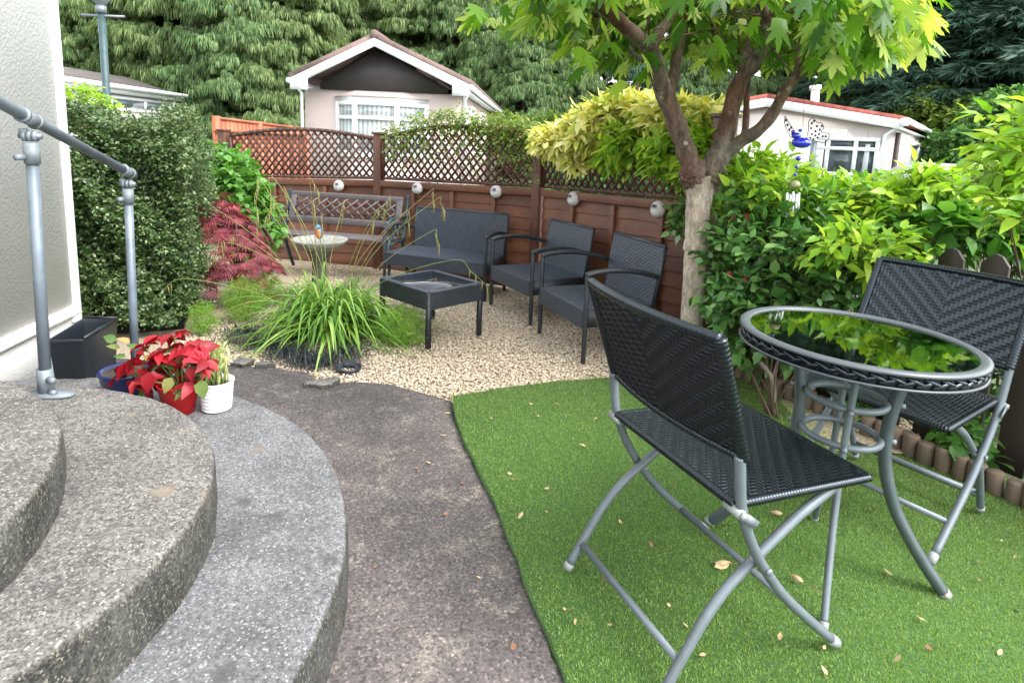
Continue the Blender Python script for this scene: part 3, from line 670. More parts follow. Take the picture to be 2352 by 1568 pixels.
while k * sp0 < Lp + .9:
    q = pt0 + dp * (k * sp0 / Lp); zt = .80 + rr.normal(0, .008); w_ = .095; q0 = A(q[0], q[1], 0)
    poly = [q0 - du * w_ / 2 + A(0, 0, -.02), q0 + du * w_ / 2 + A(0, 0, -.02), q0 + du * w_ / 2 + A(0, 0, zt - .045), q0 + du * w_ * .22 + A(0, 0, zt - .008), q0 + A(0, 0, zt), q0 - du * w_ * .22 + A(0, 0, zt - .008), q0 - du * w_ / 2 + A(0, 0, zt - .045)]
    part('picket', MB().prism(poly, nu * -.018), M_['picket'], pf, bev=.002); k += 1
for z in (.22, .62):
    a = pt0 * A(1, 1, 0) - du * .3 - nu * .04 + A(0, 0, z); b = pt1 * A(1, 1, 0) + du * .9 - nu * .04 + A(0, 0, z); part('rail', MB().bar(a, b, .03, .06), M_['picket'], pf)

# ================================================================== FURNITURE
def weave(mb, Pf, Lu, Lv, su, sv, amp, k=4, herring=True, both=0., period=4., phase0=0., herr=.5):
    """woven sheet over Pf(u,v) (u,v in 0..1 arrays -> (...,3)); strands run along u (rows, pitch sv) and v (columns, pitch su)"""
    nu_, nv_ = max(2, int(Lu / su)), max(2, int(Lv / sv)); a, b = nu_ * k + 1, nv_ * k + 1
    u, v = np.meshgrid(np.linspace(0, 1, a), np.linspace(0, 1, b), indexing='ij')
    P = Pf(u, v); e = 1e-3
    tu = Pf(np.clip(u + e, 0, 1), v) - Pf(np.clip(u - e, 0, 1), v); tv = Pf(u, np.clip(v + e, 0, 1)) - Pf(u, np.clip(v - e, 0, 1))
    n = unit(np.cross(tu, tv))
    cu, cv = u * nu_, v * nv_; row, col = np.floor(np.minimum(cv, nv_ - 1e-6)), np.floor(np.minimum(cu, nu_ - 1e-6))
    fr, fc = cv - row, cu - col
    pr_, pc = np.sqrt(np.clip(1 - (2 * fr - 1) ** 4, 0, 1)), np.sqrt(np.clip(1 - (2 * fc - 1) ** 4, 0, 1))
    dr = np.where((u > herr) if herring else (u > 2), -1, 1)
    ph = 2 * pi * (cu / period + dr * (row / period) + phase0)
    wgt = .5 + .5 * np.clip(1.8 * np.cos(ph), -1, 1)
    h = np.maximum(pr_ * wgt, pc * (1 - wgt) * .8)
    Q = P + n * (h * amp)[..., None]; mb.grid(Q)
    if both: mb.grid((P - n * (both + h * amp)[..., None])[::-1])
    return mb

# -------- folding bistro chairs
def folding_chair(mat_w):
    t = bpy.data.objects.new('folding_chair', None); link(t); h = .235
    up_ = np.array([(-.118, .838), (-.105, .80), (-.07, .68), (-.02, .55), (0, .45), (.02, .40), (.049, .345), (.094, .28), (.163, .20), (.234, .134), (.31, .068), (.372, .016)])
    rl = np.array([(.31, .425), (.26, .40), (.2, .367), (.11, .305), (.025, .24), (-.029, .178), (-.068, .114), (-.10, .06), (-.125, .014)])
    def smooth(a):
        tt = np.arange(len(a)); f = np.linspace(0, len(a) - 1, 40)
        # Catmull-Rom
        out = []
        for x in f:
            i = min(int(x), len(a) - 2); s = x - i; p0 = a[max(i - 1, 0)]; p1 = a[i]; p2 = a[i + 1]; p3 = a[min(i + 2, len(a) - 1)]
            out.append(.5 * ((2 * p1) + (-p0 + p2) * s + (2 * p0 - 5 * p1 + 4 * p2 - p3) * s * s + (-p0 + 3 * p1 - 3 * p2 + p3) * s ** 3))
        return np.array(out)
    U, Rl = smooth(np.vstack([[[-.022, .558], [-.016, .53]], up_[4:]])), smooth(rl)
    for sg in (-1, 1):
        x = sg * h
        o = part('back_upright', MB().tube([(x, f, z) for f, z in U[:-2]], .0115, 14), M_['grey_tube'], t, True)
        part('foot_cap', MB().tube([(x, *U[-3]), (x, *U[-1])], .0135, 14), M_['cap'], o, True)
        xr = sg * (h - .024)
        o = part('crossing_leg', MB().tube([(xr, f, z) for f, z in Rl[:-2]], .0115, 14), M_['grey_tube'], t, True)
        part('foot_cap', MB().tube([(xr, *Rl[-3]), (xr, *Rl[-1])], .0135, 14), M_['cap'], o, True)
        part('bolt', MB().tube([(sg * (h + .016), .094, .281), (sg * (h - .04), .094, .281)], .005, 8).tube([(sg * (h + .011), .094, .281), (sg * (h + .017), .094, .281)], .008, 8), M_['galvl'], t)
        part('seat_pivot', MB().tube([(sg * (h + .012), -.005, .432), (sg * (h - .035), -.005, .432)], .011, 12).tube([(sg * (h + .012), -.005, .432), (sg * (h + .020), -.005, .432)], .0085, 10), M_['cap'], t, True)
        part('hinge_plate', MB().bar((sg * (h + .017), .0, .430), (sg * (h + .017), .035, .405), .002, .018, (0, .3, 1)).bar((sg * (h - .03),   .31, .415), (sg * (h - .03), .31, .431), .004, .04, (0, 1, 0)), M_['galvl'], t)
    i = int(len(Rl) * .80); f, z = Rl[i]; part('rear_crossbar', MB().tube([(-(h - .024), f, z), (h - .024, f, z)], .0125, 4, flat=((0, 0, 1), .9)), M_['grey_tube'], t)
    i = int(len(U) * .80); f, z = U[i]; part('front_crossbar', MB().tube([(-h, f, z), (h, f, z)], .009, 10), M_['grey_tube'], t)
    # backrest (curved, wrapped)
    W2 = h + .002; bow = .03
    def Pb(off):
        def fn_(u, v):
            x = -W2 + 2 * W2 * u; z = .553 + (.812 - .553) * v; f = -.012 - (v) * .103 - bow * (1 - (2 * u - 1) ** 2) + off; return np.stack([x, f, z], -1)
        return fn_
    mb = MB(); weave(mb, Pb(.0055), 2 * W2, .27, .0125, .0105, .0055, 6, True, 0); weave(mb, lambda u, v: Pb(-.0055)(1 - u, v), 2 * W2, .27, .0125, .0105, .0055, 6, True, 0)
    bk = part('backrest', mb, mat_w, t, True)
    # wrapped rim: ridged tube
    def ridged(path, r0, amp, pitch, n=12):
        p = np.array(path); s = np.concatenate([[0], np.cumsum(np.linalg.norm(np.diff(p, axis=0), axis=1))]); L = s[-1]; K = int(L / pitch) * 4 + 1
        ss = np.linspace(0, L, K); q = np.stack([np.interp(ss, s, p[:, i]) for i in range(3)], 1)
        return MB().tube(q, r0 + amp * np.abs(np.sin(pi * ss / pitch)), n)
    uu = np.linspace(0, 1, 40)
    part('top_rim', ridged(Pb(0)(uu, np.ones(40) * 1.0), .0105, .0015, .0105), mat_w, bk, True)
    part('bottom_rim', ridged(Pb(0)(uu, np.zeros(40)), .0075, .002, .0085), mat_w, bk, True)
    for s_ in (0, 1): part('side_rim', ridged(Pb(0)(np.full(20, s_), np.linspace(0, 1, 20)), .0125, .0016, .0105), mat_w, bk, True)
    # seat
    ws = h - .012
    def Ps(off, fl=False):
        def fn_(u, v):
            if fl: u = 1 - u
            x = -ws + 2 * ws * u; y = -.005 + .41 * v; z = .442 + off - .008 * np.sin(pi * u) * np.sin(pi * v) - .006 * v; return np.stack([x, y, z], -1)
        return fn_
    mb = MB(); weave(mb, Ps(.004), 2 * ws, .41, .012, .0105, .0045, 6, False); weave(mb, Ps(-.006, True), 2 * ws, .41, .0095, .0085, .003, 2, True)
    se = part('seat', mb, mat_w, t, True)
    for s_ in (0, 1):
        part('edge_wrap', ridged(Ps(0)(np.full(20, s_), np.linspace(0, 1, 20)), .0085, .002, .0085), mat_w, se, True)
        part('edge_wrap', ridged(Ps(0)(np.linspace(0, 1, 20), np.full(20, s_)), .0085, .002, .0085), mat_w, se, True)
    return t
def on_lawn(o, x, y, rz):
    o.matrix_world = Matrix.Translation((x, y, lawn_z(x))) @ Matrix.Rotation(.03, 4, 'Y') @ Matrix.Rotation(rz, 4, 'Z')
fc1 = folding_chair(M_['wicker']); on_lawn(fc1, .385, 1.405, 5.1296)
tag(fc1, 'nearest folding chair of black wicker and grey tube, back to the viewer', 'chair', 'folding wicker chairs at the bistro table')
fc2 = copy_tree(fc1); on_lawn(fc2, 1.427, 2.090, 2.2144)
tag(fc2, 'folding black wicker chair beyond the glass table by the pickets', 'chair', 'folding wicker chairs at the bistro table')

# -------- round bistro table
tb = bpy.data.objects.new('bistro_table', None); link(tb); tag(tb, 'round glass-topped bistro table with grey rim and curved grey legs', 'table')
RT = .301; zt = .690
part('top_rim', MB().lathe([(RT - .027, zt), (RT - .027, zt + .007), (RT - .022, zt + .010), (RT - .006, zt + .010), (RT, zt + .006), (RT, zt), (RT - .027, zt)], (0, 0, 0), 96), M_['rim'], tb, True)
part('bottom_rim', MB().lathe([(RT - .01, zt - .034), (RT - .001, zt - .034), (RT - .001, zt - .029), (RT - .01, zt - .029), (RT - .01, zt - .034)], (0, 0, 0), 96), M_['rim'], tb, True)
# plaited band
m = MB(); m.lathe([(RT - .012, zt - .03), (RT - .012, zt)], (0, 0, 0), 96)
for k in range(46):
    for j in (0, 1):
        a0 = (k + .5 * j) * 2 * pi / 46; sg = 1 if j else -1
        q = [((RT - .012 + .004 * sin(pi * s)) * cos(a0 + s * .17), (RT - .012 + .004 * sin(pi * s)) * sin(a0 + s * .17), zt - .0155 + sg * (.011 - .018 * s) * 1.) for s in np.linspace(0, 1, 6)]
        m.tube(q, [.0025, .0052, .0062, .0062, .0052, .0025], 8)
part('plaited_band', m, M_['wicker'], tb, True)
mg, ng, bgx = newmat('dark_table_glass'); ng.nodes.remove(bgx)
tr = ng.nodes.new('ShaderNodeBsdfTransparent'); tr.inputs[0].default_value = (.22, .27, .24, 1); gl = ng.nodes.new('ShaderNodeBsdfGlossy'); gl.inputs['Roughness'].default_value = .03; gl.inputs['Color'].default_value = (.9, 1, .93, 1)
fz = ng.nodes.new('ShaderNodeFresnel'); fz.inputs[0].default_value = 1.9; ms = ng.nodes.new('ShaderNodeMixShader')
ng.links.new(fz.outputs[0], ms.inputs[0]); ng.links.new(tr.outputs[0], ms.inputs[1]); ng.links.new(gl.outputs[0], ms.inputs[2]); ng.links.new(ms.outputs[0], ng.nodes['Material Output'].inputs[0]); M_['glass'] = mg
part('glass_top', MB().lathe([(RT - .026, zt + .004), (0.0001, zt + .004)], (0, 0, 0), 96), M_['glass'], tb)
lg_ = [(.15, .66), (.125, .56), (.113, .458), (.118, .364), (.153, .248), (.198, .166), (.250, .091), (.30, .028), (.318, .006)]
def cat(a, nn=36):
    a = np.array(a, float); out = []
    for x in np.linspace(0, len(a) - 1, nn):
        i = min(int(x), len(a) - 2); s = x - i; p0 = a[max(i - 1, 0)]; p1 = a[i]; p2 = a[i + 1]; p3 = a[min(i + 2, len(a) - 1)]
        out.append(.5 * ((2 * p1) + (-p0 + p2) * s + (2 * p0 - 5 * p1 + 4 * p2 - p3) * s * s + (-p0 + 3 * p1 - 3 * p2 + p3) * s ** 3))
    return np.array(out)
LP = cat(lg_)
for a in (-16, 145, 247, 67):
    a = radians(a); thin = a in (radians(247), radians(67)); er = A(cos(a), sin(a), 0); sc_ = .82 if thin else 1.
    pts = [er * (r_ if not thin else .10 + (r_ - .113) * .78) + A(0, 0, z) for r_, z in LP[:-2]]
    o = part('leg', MB().tube(pts, .0095 if thin else .0165, 14, flat=(er, 1.0 if thin else 1.2)), M_['grey_tube'] if thin else M_['tlegs'], tb, True)
    part('foot_cap', MB().tube([pts[-1], pts[-1] + unit(pts[-1] - pts[-3]) * .02], .011 if thin else .017, 12), M_['cap'], o, True)
    for z in (.52, .415):
        rr_ = np.interp(-z, -LP[:, 1], LP[:, 0]); rr_ = rr_ if not thin else .10 + (rr_ - .113) * .78
        part('bolt', MB().tube([er * (rr_ + .012) + A(0, 0, z), er * (rr_ + .026) + A(0, 0, z)], [.008, .0065], 10), M_['galvl'], tb, True)
    part('support_arm', MB().bar(er * .14 + A(0, 0, .655), er * (RT - .012) + A(0, 0, .652), .02, .008), M_['tlegs'], tb)
for z in (.52, .415):
    an = np.linspace(0, 2 * pi, 49); part('ring', MB().tube([(.098 * cos(q), .098 * sin(q), z) for q in an], .0095, 10, False), M_['grey_tube'], tb, True)

on_lawn(tb, .928, 1.650, 0)

# -------- rattan armchairs, loveseat
def rattan_seat(name, W, legs_mid=False):
    t = bpy.data.objects.new(name, None); link(t); h = W / 2; D, hs, ha, hb, ln, bb = .456, .307, .506, .643, .053, .293
    m_, m2 = M_['rattan'], M_['rattan2']; lw_ = .026
    for sg in (-1, 1):
        part('front_leg', MB().tube([(sg * (h - .013), .015, 0), (sg * (h - .013), .013, .25), (sg * (h - .013), .012, ha - .008)], .0165, 4), m2, t, bev=.004)
        part('rear_leg', MB().tube([(sg * (h - .03), D + .03, -.02), (sg * (h - .03), D + .012, .28)], .0165, 4), m2, t)
        pts = [(sg * (h - .013), .004, ha - .004), (sg * (h - .012), .07, ha + .012), (sg * (h - .012), .2, ha + .018), (sg * (h - .015), .34, ha + .002), (sg * (h - .02), .47, ha - .034)]
        part('armrest', MB().tube(cat(pts, 16), .0165, 6, flat=((0, 0, 1), 1.0)), m2, t, True)
    # seat box: top, apron front, sides
    i = .026
    part('seat', weave(MB().box((0, D / 2, hs - .014), (W - 2 * i, D - .02, .022)), lambda u, v: np.stack([-h + i + (W - 2 * i) * u, .004 + (D - .01) * v, hs - .002 + 0 * u], -1), W - 2 * i, D, .018, .013, .004, 3, False, period=2), m_, t, False)
    ap = MB(); hA = .105
    weave(ap, lambda u, v: np.stack([-h + i + (W - 2 * i) * u, 0 * u + .003, hs - hA + hA * v - (.012 * np.sin(pi * u)) * (1 - v) * 0], -1), W - 2 * i, hA, .018, .013, .004, 3, False, period=2)
    ap.box((0, .012, hs - hA / 2), (W - 2 * i, .014, hA - .004))
    part('front_apron', ap, m_, t)
    for sg in (-1, 1):
        part('side_apron', MB().box((sg * (h - .016), D / 2 + .01, hs - .05), (.016, D - .03, .095)), m2, t)
    part('rear_apron', MB().box((0, D + .005, hs - .05), (W - .08, .016, .095)), m2, t)
    hw_ = h - .035
    def Pk(u, v): return np.stack([-hw_ + 2 * hw_ * u, D + (ln) * v - .012 * np.sin(pi * v) * 0, bb + (hb - bb) * v], -1)
    bk = weave(MB(), Pk, 2 * hw_, hb - bb, .018, .013, .004, 3, False, period=2)
    bk.prism([(-hw_ + .006, D + .004, bb), (hw_ - .006, D + .004, bb), (hw_ - .006, D + .004 + ln, hb), (-hw_ + .006, D + .004 + ln, hb)], (0, .016, .0))
    b = part('backrest', bk, m_, t)
    P4 = [Pk(np.float64(u), np.float64(v)) + A(0, .008, 0) for u, v in ((0, 0), (0, 1), (1, 1), (1, 0))]
    for a_, b_ in ((0, 1), (1, 2), (2, 3)): part('edge_wrap', MB().tube([P4[a_], P4[b_]], .0135, 8), m2, b, True)
    return t
a1 = rattan_seat('rattan_armchair', .609); a1.location = (-.011, 4.374, float(gravel_z(4.374))); a1.rotation_euler = (0, 0, -1.055)
tag(a1, 'charcoal rattan armchair next to the loveseat, the farther of the two', 'armchair', 'charcoal rattan armchairs')
a2 = copy_tree(a1); a2.location = (.294, 3.579, float(gravel_z(3.579))); a2.rotation_euler = (0, 0, -1.184)
tag(a2, 'charcoal rattan armchair nearer the maple trunk, half behind the folding chair', 'armchair', 'charcoal rattan armchairs')
ls_ = rattan_seat('rattan_loveseat', .945); ls_.location = (-.638, 4.973, float(gravel_z(4.973))); ls_.rotation_euler = (0, 0, -.362)
tag(ls_, 'two-seat charcoal rattan loveseat against the middle fence panel', 'loveseat')

# -------- coffee table
k1, k2 = gg(983, 800), gg(1094, 775); kd = unit((k2 - k1) * A(1, 1, 0)); kn = A(-kd[1], kd[0], 0); ww = np.linalg.norm((k2 - k1)[:2]) + .02; kz = k1[2]
ztp = at(983, 672, k1[1])[2]; zb_ = at(983, 712, k1[1])[2]
ct = thing('coffee_table', 'square black rattan coffee table with dark glass top on the gravel', 'table', (k1 + kd * ww / 2 + kn * ww / 2) * A(1, 1, 0) + A(0, 0, kz))
lenk = .46
cs = [k1, k1 + kd * ww, k1 + kd * ww + kn * lenk, k1 + kn * lenk]
for c in cs: part('leg', MB().tube([A(c[0], c[1], kz), A(c[0], c[1], ztp - .004)], .0175, 4), M_['rattan2'], ct)
for i in range(4):
    a, b = cs[i] * A(1, 1, 0), cs[(i + 1) % 4] * A(1, 1, 0); m = MB()
    out = unit((a + b) / 2 - (cs[0] + cs[2]) / 2 * A(1, 1, 0))
    weave(m, (lambda a, b, out: (lambda u, v: a + (b - a) * u[..., None] + A(0, 0, 1) * (zb_ + (ztp - zb_) * v)[..., None] + out * .012))(a, b, out), np.linalg.norm(b - a), ztp - zb_, .012, .010, .003, 3, False, period=2)
    m.bar(a + A(0, 0, (zb_ + ztp) / 2), b + A(0, 0, (zb_ + ztp) / 2), .018, ztp - zb_ - .004)
    part('apron', m, M_['rattan2'], ct); part('rim', MB().bar(a + A(0, 0, ztp), b + A(0, 0, ztp), .036, .014), M_['rattan'], ct, bev=.004)
q = [c * A(1, 1, 0) + A(0, 0, ztp - .006) for c in cs]; part('glass_top', MB().prism(q, (0, 0, .005)), plain('black_table_glass', (.012, .014, .018), .06, var=.1, coat=1), ct)

# -------- garden bench
bTL, bTR = at(672, 441, 6.02), at(927, 452, 5.80); sL, sR = at(617, 541, 5.50), at(880, 557, 5.32)
gb = float(gravel_z(5.7)); bw = unit((bTR - bTL) * A(1, 1, 0)); bb_ = A(-bw[1], bw[0], 0)
bn = thing('garden_bench', 'brown-grey garden bench with lattice back and dark green iron ends', 'bench', ((bTL + bTR + sL + sR) / 4) * A(1, 1, 0) + A(0, 0, gb))
zs = (sL[2] + sR[2]) / 2; Lb = np.linalg.norm((bTR - bTL)[:2]); dz = bTR[2] - bTL[2]
back0 = bTL - bw * .0; bd = A(0, 0, 0)
seatd = .42
def bp(s, f, z): return bTL * A(1, 1, 0) + bw * (s * Lb) + bb_ * (-f) + A(0, 0, z)   # f forward of back
zt_ = (bTL[2] + bTR[2]) / 2; zlo = zt_ - .27
def bk_(s, z): return bp(s, .10 * (zt_ - z) / (zt_ - zlo) * .8, z)
part('top_rail', MB().bar(bk_(0, zt_ - .02), bk_(1, zt_ - .02), .03, .05), M_['bench'], bn, bev=.006)
part('bottom_rail', MB().bar(bk_(.02, zlo + .02), bk_(.98, zlo + .02), .03, .06), M_['bench'], bn, bev=.006)
for s in (.025, .975): part('stile', MB().bar(bk_(s, zt_ - .03), bk_(s, zlo), .055, .028, bb_), M_['bench'], bn, bev=.004)
m = MB(); za_, zb2 = zlo + .05, zt_ - .045; H_ = zb2 - za_; n_l = 10
for i in range(-3, n_l + 3):
    for sg in (1, -1):
        pts = []
        for t in np.linspace(0, 1, 25):
            s = .05 + (i + sg * t * 2.2) / n_l * .9
            if .05 <= s <= .95: pts.append(bk_(s, za_ + H_ * t) - bb_ * .004 * sg)
        if len(pts) > 2: m.bar(pts[0], pts[-1], .014, .017, bb_)
part('lattice', m, M_['bench'], bn)
for k in range(5):
    f = .10 + .075 * k; part('seat_slat', MB().bar(bp(.0, f, zs - .004 * (4 - k)), bp(1, f, zs - .004 * (4 - k)), .06, .022), M_['bench'], bn, bev=.004)
for s in (-.03, 1.03):
    m = MB(); hr_ = zs + .17
    m.tube(cat([bp(s, -.02, zt_ + .02), bp(s, -.005, zt_ - .08), bp(s, .06, zs + .05), bp(s, .10, zs - .05), bp(s, .02, zs - .25), bp(s, -.05, gb)], 24), .016, 8)
    m.tube(cat([bp(s, .03, hr_ + .01), bp(s, .15, hr_ + .02), bp(s, .34, hr_ + .02), bp(s, .45, hr_ - .01), bp(s, .46, hr_ - .06), bp(s, .42, hr_ - .06)], 24), .015, 8)
    m.tube(cat([bp(s, .42, hr_ - .01), bp(s, .37, zs + .05), bp(s, .43, zs - .02), bp(s, .45, zs - .12), bp(s, .41, zs - .25), bp(s, .47, gb)], 24), .015, 8)
    m.tube([bp(s, .05, zs - .03), bp(s, .44, zs - .03)], .013, 8)
    for q_ in (.15, .25, .35):
        an = np.linspace(0, 2 * pi, 13); m.tube([bp(s, q_ + .045 * cos(x), zs + .08 + .05 * sin(x)) for x in an], .008, 6, False)
    part('iron_end', m, M_['iron'], bn, True)

# ================================================================== HOUSES
def house_window(parent, P0, d, px0, py0, px1, py1, mull=(), trans=(), pane='blind', out=.02, fr=.06, nrm=None, name='window'):
    a = wall_hit(px0, py0, P0, d); b = wall_hit(px1, py1, P0, d); nrm = unit(A(d[1], -d[0], 0)) if nrm is None else nrm
    if nrm[1] > 0: nrm = -nrm
    s0, s1 = (a - P0) @ d, (b - P0) @ d; z1, z0 = a[2], b[2]
    if s1 < s0: s0, s1 = s1, s0
    def q(s, z, o): return A(*(P0 + d * s + nrm * o)[:2], z)
    m = MB(); xs_ = [s0] + [s0 + (s1 - s0) * u for u in mull] + [s1]; zs_ = [z0] + [z1 - (z1 - z0) * u for u in trans][::-1] + [z1]
    for x in xs_: m.bar(q(x, z0, out), q(x, z1, out), fr, fr * .9, nrm)
    for z in zs_: m.bar(q(s0 - fr / 2, z, out + .003), q(s1 + fr / 2, z, out + .003), fr * .9, fr, (0, 0, 1))
    f = part('window', m, M_['white'], parent)
    for i in range(len(xs_) - 1):
        for j in range(len(zs_) - 1):
            g = fr * .5
            part('pane', MB().prism([q(xs_[i] + g, zs_[j] + g, out - .01), q(xs_[i + 1] - g, zs_[j] + g, out - .01), q(xs_[i + 1] - g, zs_[j + 1] - g, out - .01), q(xs_[i] + g, zs_[j + 1] - g, out - .01)], -nrm * .012), M_[pane], f)
    return f, (s0, s1, z0, z1, q)
# ---- pink park home (centre)
YH = 14.0; a0, a1_ = at(700, 211, YH), at(1062, 211, YH); ez = at(880, 211, YH)[2]
h1 = thing('pink_park_home', 'pale pink rendered park home with brown tiled gable roof and white bay window', 'house', (a0[0], YH, -.6)); dirh = unit(A(.033, 1, 0)); Lh = 16.; dx = A(1, 0, 0)
def hp(s, o, z): return A(a0[0] + s + dirh[0] * o, YH + dirh[1] * o, z)
Wd = a1_[0] - a0[0]; eave = ez
part('wall', MB().prism([hp(0, 0, -.6), hp(Wd, 0, -.6), hp(Wd, Lh, -.6), hp(0, Lh, -.6)], (0, 0, eave + .6)), M_['pink'], h1)
rT = at(860, 92, YH - .45); rL = at(668, 196, YH - .45); rR = at(1079, 186, YH - .45); zr_ = rT[2]; zL = (rL[2] + rR[2]) / 2; xT, xL, xR = rT[0], rL[0], rR[0]
gbm = MB().prism([(xL + .5, YH - .06, eave), (xR - .5, YH - .06, eave), (xR - .5, YH - .06, eave + .12), (xT, YH - .06, zr_ - .12), (xL + .5, YH - .06, eave + .12)], (0, .05, 0)); part('gable_board', gbm, M_['gable'], h1)
roof = MB()
for (x0_, z0_) in ((xL, zL), (xR, zL)):
    e_ = A(x0_, YH - .45, z0_); t_ = A(xT, YH - .45, zr_); n2 = unit(np.cross(t_ - e_, dirh)); n2 = n2 if n2[2] > 0 else -n2
    roof.prism([e_, t_, t_ + n2 * .14, e_ + n2 * .14], dirh * (Lh + .9))
rf = part('roof', roof, M_['tile'], h1)
part('ridge_tiles', MB().tube([A(xT, YH - .47, zr_ + .12), A(xT, YH - .47, zr_ + .12) + dirh * (Lh + .9)], .09, 8), M_['tile'], rf)
m = MB()
for (x0_, z0_) in ((xL, zL), (xR, zL)):
    e_ = A(x0_, YH - .49, z0_); t_ = A(xT, YH - .49, zr_); m.prism([e_ + A(0, 0, .03), t_ + A(0, 0, .03), t_ + A(0, 0, -.13), e_ + A(0, 0, -.16)], (0, .03, 0))
    sx = 1 if x0_ == xL else -1; e_ = e_ - A(0, .008, 0); m.prism([e_ + A(0, 0, -.02), e_ + A(0, 0, -.2), e_ + A(sx * .36, 0, -.2), e_ + A(sx * .36, 0, .36 * abs((zr_ - z0_) / (xT - x0_)) - .06)], (0, .05, 0))
part('bargeboard', m, M_['white'], h1)
for x0_, sg in ((xL, -1), (xR, 1)):
    a = A(x0_ + sg * .03, YH - .5, zL - .02); part('gutter', MB().tube([a, a + dirh * (Lh + .8)], .06, 8), M_['white'], h1)
    part('soffit', MB().prism([A(x0_, YH - .46, zL - .10), A(x0_ - sg * .22, YH - .46, zL - .10), A(x0_ - sg * .22, YH - .46, zL - .13), A(x0_, YH - .46, zL - .13)], dirh * (Lh + .8)), M_['white'], h1)
part('downpipe', MB().tube([hp(-.05, -.05, -.6), hp(-.05, -.05, eave - .1), A(xL, YH - .35, zL - .03)], .035, 8), M_['white'], h1)
part('downpipe', MB().tube([hp(Wd + .05, .05, -.6), hp(Wd + .05, .05, eave - .1), A(xR, YH - .25, zL - .03)], .045, 8), M_['white'], h1)
# bay window
bpx = [(779, 234), (822, 232), (909, 232), (977, 238)]; bo = .42
c0, c3 = wall_hit(777, 240, A(0, YH, 0), dx), wall_hit(979, 240, A(0, YH, 0), dx)
c1, c2 = at(815, 232, YH - bo), at(912, 232, YH - bo)
zwt = c1[2]; zwb = at(860, 358, YH - bo)[2]
B = [A(c0[0], YH - .01, 0), A(c1[0], YH - bo, 0), A(c2[0], YH - bo, 0), A(c3[0], YH - .01, 0)]
base = MB().prism([b_ + A(0, 0, -.6) for b_ in B], (0, 0, zwb + .6)); part('bay_base', base, M_['pink'], h1)
bwn = thing('x', None, None) if False else None
fr0 = part('window', MB().prism([b_ * 1.0 + A(0, -.04, zwb - .06) for b_ in B], (0, 0, .06)).prism([b_ + A(0, -.03, zwt) for b_ in B], (0, 0, .10)), M_['white'], h1)
for i in range(3):
    a, b = B[i], B[i + 1]; d = unit(b - a); nn = A(d[1], -d[0], 0); L = np.linalg.norm(b - a); tz = zwt - (zwt - zwb) * .30
    m = MB(); f_ = .09
    for s in (0, L): m.bar(a + d * s + A(0, 0, zwb), a + d * s + A(0, 0, zwt), f_, f_, nn)
    for z in (zwb + .04, tz, zwt - .04): m.bar(a + A(0, 0, z), b + A(0, 0, z), f_ * .85, f_ * .9)
    part('frame', m, M_['white'], fr0)
    for z0_, z1_ in ((zwb + .08, tz - .045), (tz + .045, zwt - .08)):
        part('pane', MB().prism([a + d * .045 + A(0, 0, z0_), b - d * .045 + A(0, 0, z0_), b - d * .045 + A(0, 0, z1_), a + d * .045 + A(0, 0, z1_)], -nn * .01), M_['blind'], fr0)
B2_ = [A(b_[0], b_[1] - .09 if 0 < i < 3 else b_[1], zwt + .10) for i, b_ in enumerate(B)]; B2_[0][0] -= .1; B2_[3][0] += .1
tops = [A(c1[0] - .1, YH - .02, zwt + .25), A(c2[0] + .1, YH - .02, zwt + .25)]
m = MB().add(B2_ + tops, [(0, 1, 4), (1, 2, 5, 4), (2, 3, 5), (0, 3, 2, 1)]); part('bay_roof', m, plain('bay_roof_render', (.48, .40, .35), .8), h1)
sP = hp(Wd + .012, 0, 0)
for o_ in ((1078, 250, 1085, 300), (1100, 262, 1112, 300)):
    house_window(h1, sP, dirh, *o_, trans=(.3,), pane='darkpane', nrm=A(.999, -.033, 0), fr=.1)

# ---- white park home (right)
d2 = unit(A(.744, 1, 0)); d1 = A(d2[1], -d2[0], 0)     # d2 away along the side, d1 along the front towards the right corner
cc = at(2062, 296, 14.2); crn = cc * A(1, 1, 0)
h2 = thing('white_park_home', 'white park home with red roof, flue and white windows behind the shrubs at right', 'house', crn + A(0, 0, -.6))
def h2p(s, o, z): return crn + d1 * s + d2 * o + A(0, 0, z)     # s negative = to the left
ezz = cc[2] - .03; Wf = 6.0
ap = wall_hit(1763, 228, crn + d2 * -.25, d1); wA = (ap - crn) @ d1; rE = wall_hit(2076, 279, crn + d2 * -.25, d1)
part('wall', MB().prism([h2p(-Wf, 0, -.6), h2p(0, 0, -.6), h2p(0, 9, -.6), h2p(-Wf, 9, -.6)], (0, 0, ezz + .6)), M_['offwhite'], h2)
m = MB()
for s_ in np.arange(-5.6, -.3, .42): m.bar(h2p(s_, -.004, -.5), h2p(s_, -.004, ezz - .02), .012, .008, d2)
part('cladding_joints', m, plain('joint_strip', (.52, .48, .46), .8), h2)
part('gable', MB().prism([h2p(-Wf, .0, ezz), h2p(0, .0, ezz), h2p(wA, .0, ap[2] - .12)], d2 * .1), M_['offwhite'], h2)
lE = h2p(2 * wA - (rE - crn) @ d1, -.25, rE[2]); sE = (rE - crn) @ d1
rfm = MB()
for s_ in (sE, 2 * wA - sE):
    e_ = h2p(s_, -.3, rE[2]); t_ = h2p(wA, -.3, ap[2]); rfm.prism([e_, t_, t_ + A(0, 0, .13), e_ + A(0, 0, .11)], d2 * 9.6)
rf2 = part('roof', rfm, M_['redtile'], h2)
m = MB()
for s_ in (sE, 2 * wA - sE):
    e_ = h2p(s_, -.33, rE[2] + .02); t_ = h2p(wA, -.33, ap[2] + .02); m.prism([e_, t_, t_ - A(0, 0, .20), e_ - A(0, 0, .20)], d2 * .03)
part('bargeboard', m, M_['white'], h2)
